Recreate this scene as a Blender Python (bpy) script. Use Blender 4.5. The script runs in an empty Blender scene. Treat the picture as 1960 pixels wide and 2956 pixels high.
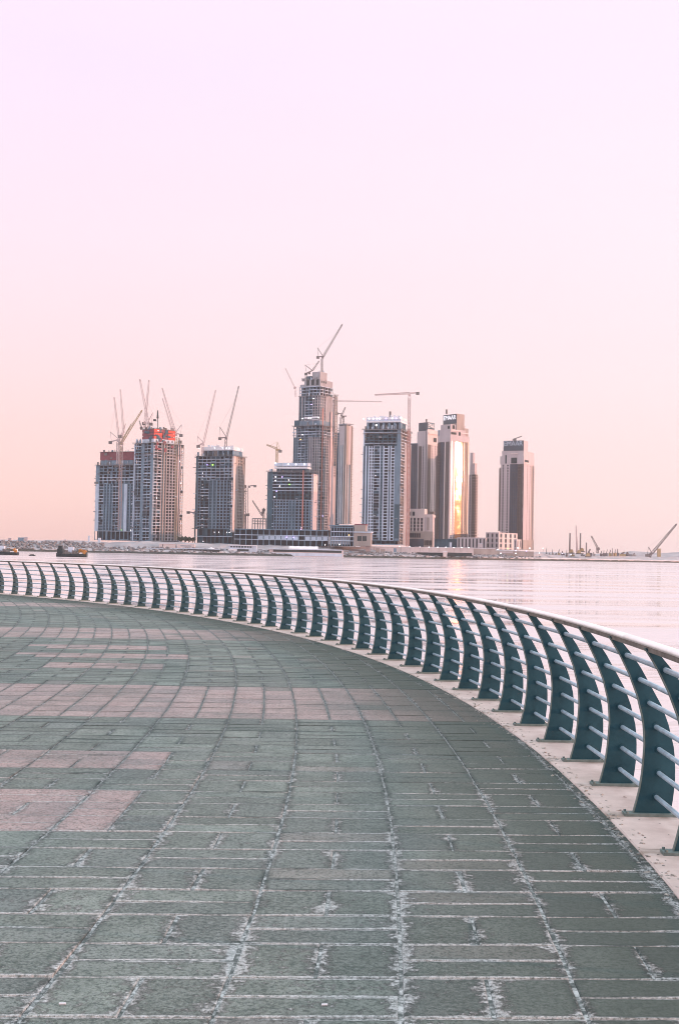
import bpy, math, random
from mathutils import Vector, Matrix
random.seed(7)
sc = bpy.context.scene
col = sc.collection
R_ = math.radians

# ---------------------------------------------------------------- camera
CAM = Vector((0, 0, 1.65))
F, HY, ROLL = 3700.0, 1598.0, 0.0195
PITCH = (HY - 1478.0) / F
cd = bpy.data.cameras.new('camera')
cam = bpy.data.objects.new('camera', cd)
col.objects.link(cam)
cd.sensor_fit = 'VERTICAL'
cd.sensor_height = 24.0
cd.lens = F / 2956.0 * 24.0
cd.clip_start = 0.1
cd.clip_end = 30000
cam.matrix_world = Matrix.Translation(CAM) @ Matrix.Rotation(math.pi / 2 + PITCH, 4, 'X') @ Matrix.Rotation(ROLL, 4, 'Z')
sc.camera = cam

# ---------------------------------------------------------------- sky, sun, exposure
SUN_AZ, SUN_EL = R_(100), R_(4.3)      # azimuth from +Y towards +X
w = bpy.data.worlds.new('World')
sc.world = w
w.use_nodes = True
nt = w.node_tree
nt.nodes.clear()
sky = nt.nodes.new('ShaderNodeTexSky')
sky.sky_type = 'NISHITA'
sky.sun_disc = False
sky.sun_elevation = SUN_EL
sky.sun_rotation = SUN_AZ
tc = nt.nodes.new('ShaderNodeTexCoord')
sp = nt.nodes.new('ShaderNodeSeparateXYZ')
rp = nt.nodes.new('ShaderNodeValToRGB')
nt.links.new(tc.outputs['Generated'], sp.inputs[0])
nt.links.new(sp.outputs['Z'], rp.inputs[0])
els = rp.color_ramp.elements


def s2l(c):
    return tuple(((v / 255.0) / 12.92 if v <= 10 else ((v / 255.0 + .055) / 1.055) ** 2.4) for v in c) + (1,)


stops = [(0.0, (240, 200, 197)), (.035, (250, 210, 207)), (.085, (251, 216, 217)), (.15, (251, 223, 230)),
         (.24, (251, 230, 243)), (.36, (250, 231, 252)), (.40, (250, 232, 252))]
els[0].position, els[0].color = stops[0][0], s2l(stops[0][1])
els[1].position, els[1].color = 1.0, (1.35, 1.62, 1.75, 1)  # zenith above the frame, brightened beyond a real sky to light the ground
for p_, c_ in stops[1:]:
    e_ = els.new(p_)
    e_.color = s2l(c_)
# the sky is paler towards the sun's side
mr = nt.nodes.new('ShaderNodeMapRange')
mr.inputs[1].default_value, mr.inputs[2].default_value = -.2, .5
mr.inputs[3].default_value, mr.inputs[4].default_value = 0.0, .75
mxs = nt.nodes.new('ShaderNodeMixRGB')
mxs.inputs[2].default_value = (1.0, .90, .95, 1)
mxs.blend_type = 'LIGHTEN'
nt.links.new(sp.outputs['X'], mr.inputs[0])
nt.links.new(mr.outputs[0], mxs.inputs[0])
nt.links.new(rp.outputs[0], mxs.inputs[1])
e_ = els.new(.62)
e_.color = (1.25, 1.42, 1.55, 1)  # upper sky raised as well, added light for the ground
b1 = nt.nodes.new('ShaderNodeBackground')
b1.inputs[1].default_value = 0.03
b2 = nt.nodes.new('ShaderNodeBackground')
b2.inputs[1].default_value = 1.0
ad = nt.nodes.new('ShaderNodeAddShader')
wo = nt.nodes.new('ShaderNodeOutputWorld')
nt.links.new(sky.outputs[0], b1.inputs[0])
mps = nt.nodes.new('ShaderNodeMapping')
mps.inputs['Scale'].default_value = (1.2, 1.2, 6)
nzs = nt.nodes.new('ShaderNodeTexNoise')
nzs.inputs['Scale'].default_value = 2.2
nzs.inputs['Detail'].default_value = 4
mrs = nt.nodes.new('ShaderNodeMapRange')
mrs.inputs[3].default_value, mrs.inputs[4].default_value = 1.0, 1.06
sks = nt.nodes.new('ShaderNodeVectorMath')
sks.operation = 'SCALE'
nt.links.new(tc.outputs['Generated'], mps.inputs[0])
nt.links.new(mps.outputs[0], nzs.inputs['Vector'])
nt.links.new(nzs.outputs['Fac'], mrs.inputs[0])
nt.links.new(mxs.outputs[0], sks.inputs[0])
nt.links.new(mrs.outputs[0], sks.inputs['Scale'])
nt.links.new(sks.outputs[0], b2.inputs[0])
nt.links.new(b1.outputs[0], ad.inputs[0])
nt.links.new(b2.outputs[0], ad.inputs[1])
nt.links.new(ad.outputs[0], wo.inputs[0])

sl = bpy.data.lights.new('sun', 'SUN')
sl.energy = 4.6
sl.angle = R_(0.6)
sl.color = (1.0, 0.48, 0.31)
so = bpy.data.objects.new('sun', sl)
col.objects.link(so)
sdir = Vector((math.sin(SUN_AZ) * math.cos(SUN_EL), math.cos(SUN_AZ) * math.cos(SUN_EL), math.sin(SUN_EL)))
so.rotation_euler = sdir.to_track_quat('Z', 'Y').to_euler()
so.location = (60, -20, 30)

sc.view_settings.view_transform = 'Standard'
sc.view_settings.look = 'None'
sc.view_settings.exposure = 0.0
sc.view_settings.gamma = 1.0
sc.cycles.max_bounces = 6
sc.cycles.filter_width = 1.0
sc.cycles.use_denoising = True
sc.cycles.volume_bounces = 0
sc.cycles.transparent_max_bounces = 8


# ---------------------------------------------------------------- helpers
def ray(px, py):
    cr, sr = math.cos(ROLL), math.sin(ROLL)
    dx, dy = px - 980.0, py - 1478.0
    x = dx * cr + dy * sr
    y = -dx * sr + dy * cr
    c, s = math.cos(PITCH), math.sin(PITCH)
    u = -y / F
    return Vector((x / F, c - u * s, s + u * c))


def at(px, py, Y):
    """point seen in that direction at depth Y"""
    d = ray(px, py)
    return CAM + d * (Y / d.y)


def gnd(px, py, z=0.0):
    d = ray(px, py)
    return CAM + d * ((z - CAM.z) / d.z)


def xt(px, py=1590):
    d = ray(px, py)
    return d.x / d.y


class MB:
    def __init__(s):
        s.v, s.f, s.seg = [], [], []

    def use(s, m):
        if not s.seg or s.seg[-1][1] != m:
            s.seg.append((len(s.f), m))
        return s

    def quadbox(s, c8):
        n = len(s.v)
        s.v += [tuple(p) for p in c8]
        for a in ((0, 3, 2, 1), (4, 5, 6, 7), (0, 1, 5, 4), (1, 2, 6, 5), (2, 3, 7, 6), (3, 0, 4, 7)):
            s.f.append(tuple(n + i for i in a))

    def box(s, x0, x1, y0, y1, z0, z1, M=None):
        c = [Vector(p) for p in ((x0, y0, z0), (x1, y0, z0), (x1, y1, z0), (x0, y1, z0), (x0, y0, z1), (x1, y0, z1), (x1, y1, z1), (x0, y1, z1))]
        if M is not None:
            c = [M @ p for p in c]
        s.quadbox(c)

    def bar(s, a, b, w, h=None, r2=None):
        a, b = Vector(a), Vector(b)
        h = h or w
        d = (b - a)
        if d.length < 1e-6:
            return
        d.normalize()
        up = Vector((0, 1, 0)) if abs(d.y) < .9 else Vector((1, 0, 0))
        x = d.cross(up).normalized()
        y = d.cross(x).normalized()
        k = r2 if r2 else 1.0
        c = []
        for p, q in ((a, 1.0), (b, k)):
            for i, j in ((-1, -1), (1, -1), (1, 1), (-1, 1)):
                c.append(p + x * (i * w * q / 2) + y * (j * h * q / 2))
        s.quadbox(c)

    def tube(s, pts, r, n=8, cap=True):
        m = len(s.v)
        pts = [Vector(p) for p in pts]
        for i, p in enumerate(pts):
            d = (pts[min(i + 1, len(pts) - 1)] - pts[max(i - 1, 0)]).normalized()
            up = Vector((0, 0, 1)) if abs(d.z) < .95 else Vector((1, 0, 0))
            x = d.cross(up).normalized()
            y = d.cross(x).normalized()
            rr = r[i] if isinstance(r, (list, tuple)) else r
            for k in range(n):
                t = 2 * math.pi * k / n
                s.v.append(tuple(p + x * (math.cos(t) * rr) + y * (math.sin(t) * rr)))
        for i in range(len(pts) - 1):
            for k in range(n):
                a = m + i * n + k
                b = m + i * n + (k + 1) % n
                s.f.append((a, b, b + n, a + n))
        if cap:
            s.f.append(tuple(m + k for k in range(n))[::-1])
            e = m + (len(pts) - 1) * n
            s.f.append(tuple(e + k for k in range(n)))

    def lattice(s, a, b, w, mem, step=None, tri=False, w2=None):
        """square lattice girder from a to b"""
        a, b = Vector(a), Vector(b)
        d = b - a
        L = d.length
        d.normalize()
        up = Vector((0, 1, 0))
        x = d.cross(up).normalized()
        y = up
        w2 = w2 or w
        cor = [(-1, -1), (1, -1), (1, 1), (-1, 1)] if not tri else [(-1, -1), (-1, 1), (1, 0)]
        n = max(2, int(L / (step or w * 1.2)))
        P = []
        for i in range(n + 1):
            t = i / n
            ww = w + (w2 - w) * t
            P.append([a + d * (L * t) + x * (cx * ww / 2) + y * (cy * ww / 2) for cx, cy in cor])
        for k in range(len(cor)):
            s.bar(P[0][k], P[-1][k], mem)
        for i in range(n):
            for k in range(len(cor)):
                k2 = (k + 1) % len(cor)
                if i % 2:
                    s.bar(P[i][k], P[i + 1][k2], mem * .7)
                else:
                    s.bar(P[i][k2], P[i + 1][k], mem * .7)
                s.bar(P[i][k], P[i][k2], mem * .6)

    def build(s, name, m, parent=None, smooth=False):
        me = bpy.data.meshes.new(name)
        me.from_pydata(s.v, [], s.f)
        if s.seg:
            names = []
            for _, q in s.seg:
                if q not in names:
                    names.append(q)
            for q in names:
                me.materials.append(M[q])
            mi = []
            for (a_, q), nx in zip(s.seg, [x[0] for x in s.seg[1:]] + [len(s.f)]):
                mi += [names.index(q)] * (nx - a_)
            me.polygons.foreach_set('material_index', mi)
        else:
            me.materials.append(m)
        if smooth:
            me.polygons.foreach_set('use_smooth', [True] * len(me.polygons))
        me.update()
        o = bpy.data.objects.new(name, me)
        col.objects.link(o)
        if parent is not None:
            o.parent = parent
            o.matrix_parent_inverse = parent.matrix_world.inverted() if False else Matrix.Translation(-parent.location)
        return o


def tag(o, label=None, cat=None, group=None, kind=None):
    if label:
        o['label'] = label
    if cat:
        o['category'] = cat
    if group:
        o['group'] = group
    if kind:
        o['kind'] = kind
    return o


def empty(name, loc, label=None, cat=None, group=None):
    o = bpy.data.objects.new(name, None)
    o.location = loc
    o.empty_display_size = .3
    col.objects.link(o)
    return tag(o, label, cat, group)


def nodes_of(name):
    m = bpy.data.materials.new(name)
    m.use_nodes = True
    t = m.node_tree
    return m, t, t.nodes['Principled BSDF']


def mat(name, c, rough=.8, var=.25, scale=.3, bump=0.0, bscale=20, metal=0.0, c2=None, stretch=None, spec=None):
    m, t, b = nodes_of(name)
    N, L = t.nodes, t.links
    co = N.new('ShaderNodeTexCoord')
    mp = N.new('ShaderNodeMapping')
    mp.inputs['Scale'].default_value = stretch or (1, 1, 1)
    L.new(co.outputs['Object'], mp.inputs[0])
    n1 = N.new('ShaderNodeTexNoise')
    n1.inputs['Scale'].default_value = scale
    n1.inputs['Detail'].default_value = 6
    n1.inputs['Roughness'].default_value = .65
    L.new(mp.outputs[0], n1.inputs['Vector'])
    r = N.new('ShaderNodeValToRGB')
    lo = c2 or tuple(x * (1 - var) for x in c)
    hi = tuple(min(1, x * (1 + var)) for x in c)
    r.color_ramp.elements[0].position = .3
    r.color_ramp.elements[1].position = .7
    r.color_ramp.elements[0].color = (*lo, 1)
    r.color_ramp.elements[1].color = (*hi, 1)
    L.new(n1.outputs['Fac'], r.inputs[0])
    L.new(r.outputs[0], b.inputs['Base Color'])
    b.inputs['Roughness'].default_value = rough
    b.inputs['Metallic'].default_value = metal
    if spec is not None:
        b.inputs['Specular IOR Level'].default_value = spec
    if bump:
        n2 = N.new('ShaderNodeTexNoise')
        n2.inputs['Scale'].default_value = bscale
        n2.inputs['Detail'].default_value = 4
        L.new(mp.outputs[0], n2.inputs['Vector'])
        bp = N.new('ShaderNodeBump')
        bp.inputs['Strength'].default_value = bump
        bp.inputs['Distance'].default_value = .01
        L.new(n2.outputs['Fac'], bp.inputs['Height'])
        L.new(bp.outputs[0], b.inputs['Normal'])
    return m


def emat(name, c, st):
    m, t, b = nodes_of(name)
    b.inputs['Base Color'].default_value = (*c, 1)
    b.inputs['Emission Color'].default_value = (*c, 1)
    b.inputs['Emission Strength'].default_value = st
    return m


# ---------------------------------------------------------------- materials
M = {}
M['conc'] = mat('raw_concrete', (.165, .245, .32), .9, .3, .15, stretch=(1, 1, .3))  # bluish: the shade on the shells' left faces is put into this colour
M['conc_l'] = mat('pale_concrete', (.52, .59, .70), .85, .2, .12, stretch=(1, 1, .3))
M['conc_d'] = mat('dark_teal_concrete', (.05, .11, .15), .9, .35, .2, stretch=(1, 1, .4))  # dark teal, for recess walls and the darkest shells
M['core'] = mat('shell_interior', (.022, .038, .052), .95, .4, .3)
M['conc_m'] = mat('mauve_concrete', (.34, .33, .36), .9, .3, .15, stretch=(1, 1, .3))
M['taupe'] = mat('taupe_wall', (.36, .30, .28), .85, .18, .1, stretch=(1, 1, .3))  # brown walls; also shells' right faces, with warm sunlight put into the colour
M['render'] = mat('cream_render', (.50, .43, .45), .8, .1, .08, stretch=(1, 1, .3))  # cream toned for the shaded faces of the finished towers
M['render2'] = mat('pale_render', (.64, .54, .53), .8, .1, .08)  # paler copy with sunlight of the right faces in its colour; also trim
M['glass'] = mat('tinted_glazing', (.06, .085, .12), .3, .3, .1, stretch=(1, 1, .2))
M['glass_b'] = mat('brown_glazing', (.12, .105, .105), .32, .3, .1, stretch=(1, 1, .2))
M['brown_wall'] = mat('brown_cladding', (.20, .165, .16), .8, .2, .1, stretch=(1, 1, .2))
M['pane'] = mat('dark_pane', (.04, .05, .065), .2, .3, .3)
M['white'] = mat('white_cladding', (.72, .70, .74), .7, .12, .1)
M['red'] = mat('red_formwork', (.62, .075, .055), .7, .25, .2)
M['maroon'] = mat('maroon_screen', (.22, .065, .085), .8, .25, .2)  # dull screens; also the shaded-side copy of the red formwork
M['scaf'] = mat('scaffold_steel', (.16, .15, .15), .7, .3, .3)
M['crane_y'] = mat('ochre_crane_paint', (.40, .29, .17), .6, .2, .2)
M['crane_g'] = mat('grey_crane_steel', (.19, .16, .165), .6, .2, .2)
M['crane_r'] = mat('red_crane_paint', (.48, .20, .16), .6, .2, .2)
M['crane_w'] = mat('pale_crane_paint', (.52, .40, .40), .6, .2, .2)
M['crane_b'] = mat('brownish_crane_steel', (.34, .26, .26), .6, .2, .2)
M['sign'] = mat('blue_grey_sign_panel', (.07, .095, .12), .45, .2, .2)
M['letter'] = mat('white_letters', (.85, .83, .86), .5, .04, 1)
M['letter_lit'] = emat('lit_white_letters', (.95, .93, 1.0), .75)
M['sand'] = mat('pinkish_sand', (.38, .335, .35), .95, .25, .03, c2=(.25, .23, .25), bump=.4, bscale=1)
M['rock'] = mat('grey_rock', (.22, .215, .23), .95, .5, .15)
M['wline'] = mat('wet_waterline', (.035, .05, .05), .6, .4, .2)
M['dark'] = mat('dark_opening', (.03, .045, .05), .8, .3, .3)
M['hoard'] = mat('pink_hoarding', (.62, .52, .52), .85, .12, .05)
M['tent'] = mat('white_tent_fabric', (.78, .73, .75), .7, .06, .2)
M['leaf'] = mat('dull_foliage', (.055, .085, .06), .9, .4, .5)
M['bark'] = mat('brown_bark', (.12, .09, .07), .9, .3, 2)
M['lightw'] = emat('white_lamp', (1, .93, 1), 4)
M['lightv'] = emat('violet_lamp', (.6, .45, 1), 3.5)
M['lightg'] = emat('green_lamp', (.35, 1, .1), 3)
M['lighto'] = emat('orange_lamp', (1, .45, .12), 5)
M['hull'] = mat('dark_hull_paint', (.025, .04, .045), .5, .4, .5)
M['orange'] = mat('orange_cargo', (.45, .20, .06), .7, .3, .8)


def mat_water():
    m, t, b = nodes_of('creek_water')
    N, L = t.nodes, t.links
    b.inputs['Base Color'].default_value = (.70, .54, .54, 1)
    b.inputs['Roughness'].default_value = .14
    b.inputs['IOR'].default_value = 1.5
    co = N.new('ShaderNodeTexCoord')

    def noise(scale, sx, sy, det):
        mp = N.new('ShaderNodeMapping')
        mp.inputs['Scale'].default_value = (sx, sy, 1)
        L.new(co.outputs['Object'], mp.inputs[0])
        n = N.new('ShaderNodeTexNoise')
        n.inputs['Scale'].default_value = scale
        n.inputs['Detail'].default_value = det
        L.new(mp.outputs[0], n.inputs['Vector'])
        return n
    a = noise(.9, .55, 1.6, 4)
    c = noise(.12, .5, 1.5, 3)
    g = noise(.012, .5, 2.2, 3)        # wind patches
    gr = N.new('ShaderNodeMapRange')
    gr.inputs[1].default_value = .42
    gr.inputs[2].default_value = .62
    gr.inputs[3].default_value = .12
    gr.inputs[4].default_value = 1.0
    L.new(g.outputs['Fac'], gr.inputs[0])
    ml = N.new('ShaderNodeMath')
    ml.operation = 'MULTIPLY'
    L.new(a.outputs['Fac'], ml.inputs[0])
    L.new(gr.outputs[0], ml.inputs[1])
    m2 = N.new('ShaderNodeMath')
    m2.operation = 'MULTIPLY'
    m2.inputs[1].default_value = 1.6
    L.new(c.outputs['Fac'], m2.inputs[0])
    sm = N.new('ShaderNodeMath')
    L.new(ml.outputs[0], sm.inputs[0])
    L.new(m2.outputs[0], sm.inputs[1])
    bp = N.new('ShaderNodeBump')
    bp.inputs['Strength'].default_value = 1.0
    bp.inputs['Distance'].default_value = .45
    st = noise(.03, .22, 2.6, 4)
    rr = N.new('ShaderNodeMapRange')
    rr.inputs[1].default_value, rr.inputs[2].default_value = .46, .56
    rr.inputs[3].default_value, rr.inputs[4].default_value = .30, .04
    L.new(st.outputs['Fac'], rr.inputs[0])
    L.new(rr.outputs[0], b.inputs['Roughness'])
    mg = N.new('ShaderNodeMath')
    mg.operation = 'MULTIPLY'
    L.new(sm.outputs[0], mg.inputs[0])
    L.new(gr.outputs[0], mg.inputs[1])
    L.new(mg.outputs[0], bp.inputs['Height'])
    L.new(bp.outputs[0], b.inputs['Normal'])
    return m


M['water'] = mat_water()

# ================================================================ SETTING: water, promenade
WZ = -2.5
mb = MB()
rings = [0, 40, 70, 120, 250, 600, 1500, 3000, 5100]
N_ = 96
mb.v.append((0, 0, WZ))
for r in rings[1:]:
    for k in range(N_):
        t = 2 * math.pi * k / N_
        mb.v.append((r * math.cos(t), r * math.sin(t), WZ))
for k in range(N_):
    mb.f.append((0, 1 + k, 1 + (k + 1) % N_))
for i in range(len(rings) - 2):
    for k in range(N_):
        a = 1 + i * N_ + k
        b = 1 + i * N_ + (k + 1) % N_
        mb.f.append((a, a + N_, b + N_, b))
tag(mb.build('water', M['water']), kind='structure')

RC = Vector((-52.8887, 8.8838, 0))      # centre of the promenade's curved edge
RR, PH, DS = 54.8073, -0.030669, 0.0195036
R_IN, R_OUT = RR - .17, RR + .33


def arc(r, th, z):
    return Vector((RC.x + r * math.cos(th), RC.y + r * math.sin(th), z))


def mat_joint():
    m, t, b = nodes_of('joint_sand')
    N, L = t.nodes, t.links
    co = N.new('ShaderNodeTexCoord')
    n = N.new('ShaderNodeTexNoise')
    n.inputs['Scale'].default_value = 9
    n.inputs['Detail'].default_value = 8
    n.inputs['Roughness'].default_value = .8
    L.new(co.outputs['Object'], n.inputs['Vector'])
    r = N.new('ShaderNodeValToRGB')
    e = r.color_ramp.elements
    e[0].position, e[0].color = .42, (.08, .085, .08, 1)
    e[1].position, e[1].color = .56, (.62, .60, .59, 1)
    L.new(n.outputs['Fac'], r.inputs[0])
    n2 = N.new('ShaderNodeTexNoise')
    n2.inputs['Scale'].default_value = 45
    n2.inputs['Detail'].default_value = 5
    L.new(co.outputs['Object'], n2.inputs['Vector'])
    q = N.new('ShaderNodeMapRange')
    q.inputs[1].default_value, q.inputs[2].default_value = .40, .60
    L.new(n2.outputs['Fac'], q.inputs[0])
    sp_ = N.new('ShaderNodeSeparateXYZ')
    L.new(co.outputs['Object'], sp_.inputs[0])
    y_ = N.new('ShaderNodeMapRange')
    y_.inputs[1].default_value, y_.inputs[2].default_value = 4.5, 13
    y_.inputs[3].default_value, y_.inputs[4].default_value = .15, .75
    L.new(sp_.outputs['Y'], y_.inputs[0])
    sub = N.new('ShaderNodeMath')
    sub.operation = 'MAXIMUM'
    ml = N.new('ShaderNodeMath')
    ml.operation = 'MULTIPLY'
    ml.inputs[1].default_value = .9
    L.new(q.outputs[0], ml.inputs[0])
    L.new(ml.outputs[0], sub.inputs[0])
    L.new(y_.outputs[0], sub.inputs[1])
    mx = N.new('ShaderNodeMixRGB')
    mx.inputs[2].default_value = (.07, .08, .075, 1)
    L.new(sub.outputs[0], mx.inputs[0])
    L.new(r.outputs[0], mx.inputs[1])
    L.new(mx.outputs[0], b.inputs['Base Color'])
    b.inputs['Roughness'].default_value = .95
    return m


mb = MB()
n = 360
mb.v.append((RC.x, RC.y, -.006))
for k in range(n):
    mb.v.append(tuple(arc(R_IN + .1, 2 * math.pi * k / n, -.006)))
for k in range(n):
    mb.f.append((0, 1 + k, 1 + (k + 1) % n))
tag(mb.build('promenade_bed', mat_joint()), kind='structure')


# pale concrete edge strip and quay wall in one sweep
def mat_strip():
    m, t, b = nodes_of('pale_edge_concrete')
    N, L = t.nodes, t.links
    co = N.new('ShaderNodeTexCoord')
    n = N.new('ShaderNodeTexNoise')
    n.inputs['Scale'].default_value = 2.2
    n.inputs['Detail'].default_value = 9
    n.inputs['Roughness'].default_value = .7
    L.new(co.outputs['Object'], n.inputs['Vector'])
    r = N.new('ShaderNodeValToRGB')
    e = r.color_ramp.elements
    e[0].position, e[0].color = .3, (.47, .365, .33, 1)
    e[1].position, e[1].color = .62, (.66, .53, .49, 1)
    L.new(n.outputs['Fac'], r.inputs[0])
    # small dark specks and crumbs
    v = N.new('ShaderNodeTexNoise')
    v.inputs['Scale'].default_value = 38
    v.inputs['Detail'].default_value = 3
    L.new(co.outputs['Object'], v.inputs['Vector'])
    vr = N.new('ShaderNodeMapRange')
    vr.inputs[1].default_value = .74
    vr.inputs[2].default_value = .78
    L.new(v.outputs['Fac'], vr.inputs[0])
    mx = N.new('ShaderNodeMixRGB')
    mx.inputs[2].default_value = (.13, .11, .10, 1)
    L.new(vr.outputs[0], mx.inputs[0])
    L.new(r.outputs[0], mx.inputs[1])
    sx = N.new('ShaderNodeSeparateXYZ')
    L.new(co.outputs['Object'], sx.inputs[0])

    def mt(op, a, c=0.0):
        q = N.new('ShaderNodeMath')
        q.operation = op
        for i_, x_ in enumerate((a, c)):
            if isinstance(x_, (int, float)):
                q.inputs[i_].default_value = x_
            else:
                L.new(x_, q.inputs[i_])
        return q.outputs[0]
    ang = mt('ARCTAN2', mt('SUBTRACT', sx.outputs['Y'], RC.y), mt('SUBTRACT', sx.outputs['X'], RC.x))
    pos = mt('DIVIDE', mt('SUBTRACT', ang, PH), DS)
    j3 = mt('ABSOLUTE', mt('SUBTRACT', mt('FRACT', mt('DIVIDE', mt('ADD', pos, 1.40), 3.0)), .5))
    jm = mt('LESS_THAN', j3, .0016)
    m3 = N.new('ShaderNodeMixRGB')
    m3.inputs[2].default_value = (.10, .09, .08, 1)
    L.new(jm, m3.inputs[0])
    L.new(mx.outputs[0], m3.inputs[1])
    # grime round each post's foot
    pf_ = mt('ABSOLUTE', mt('SUBTRACT', mt('FRACT', mt('ADD', pos, .5)), .5))
    gm = N.new('ShaderNodeMapRange')
    gm.inputs[1].default_value, gm.inputs[2].default_value = .05, .16
    gm.inputs[3].default_value, gm.inputs[4].default_value = .75, 0
    L.new(pf_, gm.inputs[0])
    gn = N.new('ShaderNodeTexNoise')
    gn.inputs['Scale'].default_value = 6
    gn.inputs['Detail'].default_value = 7
    L.new(co.outputs['Object'], gn.inputs['Vector'])
    gq = N.new('ShaderNodeMapRange')
    gq.inputs[1].default_value, gq.inputs[2].default_value = .42, .62
    L.new(gn.outputs['Fac'], gq.inputs[0])
    m4 = N.new('ShaderNodeMixRGB')
    m4.inputs[2].default_value = (.24, .17, .13, 1)
    L.new(mt('MULTIPLY', gm.outputs[0], gq.outputs[0]), m4.inputs[0])
    L.new(m3.outputs[0], m4.inputs[1])
    # stains running over the whole strip
    sn = N.new('ShaderNodeTexNoise')
    sn.inputs['Scale'].default_value = .9
    sn.inputs['Detail'].default_value = 8
    sn.inputs['Roughness'].default_value = .75
    L.new(co.outputs['Object'], sn.inputs['Vector'])
    sq = N.new('ShaderNodeMapRange')
    sq.inputs[1].default_value, sq.inputs[2].default_value = .5, .66
    sq.inputs[4].default_value = .45
    L.new(sn.outputs['Fac'], sq.inputs[0])
    m5 = N.new('ShaderNodeMixRGB')
    m5.inputs[2].default_value = (.33, .27, .23, 1)
    L.new(sq.outputs[0], m5.inputs[0])
    L.new(m4.outputs[0], m5.inputs[1])
    L.new(m5.outputs[0], b.inputs['Base Color'])
    b.inputs['Roughness'].default_value = .85
    n2 = N.new('ShaderNodeTexNoise')
    n2.inputs['Scale'].default_value = 60
    L.new(co.outputs['Object'], n2.inputs['Vector'])
    bp = N.new('ShaderNodeBump')
    bp.inputs['Strength'].default_value = .35
    bp.inputs['Distance'].default_value = .004
    L.new(n2.outputs['Fac'], bp.inputs['Height'])
    L.new(bp.outputs[0], b.inputs['Normal'])
    return m


def sweep(prof, th0, th1, n, closed=True):
    mb = MB()
    for i in range(n + 1):
        th = th0 + (th1 - th0) * i / n
        for (r, z) in prof:
            mb.v.append(tuple(arc(r, th, z)))
    m = len(prof)
    for i in range(n):
        for k in range(m if closed else m - 1):
            a = i * m + k
            b = i * m + (k + 1) % m
            mb.f.append((a, b, b + m, a + m))
    if closed:
        mb.f.append(tuple(range(m))[::-1])
        mb.f.append(tuple(n * m + k for k in range(m)))
    return mb


M['strip'] = mat_strip()
prof = [(R_IN, -.05), (R_IN, .004), (R_IN + .008, .012), (R_OUT - .012, .012), (R_OUT, 0.0), (R_OUT, -4.5)]
tag(sweep(prof, -math.pi, math.pi, 900, False).build('quay_kerb', M['strip']), kind='structure')


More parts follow.
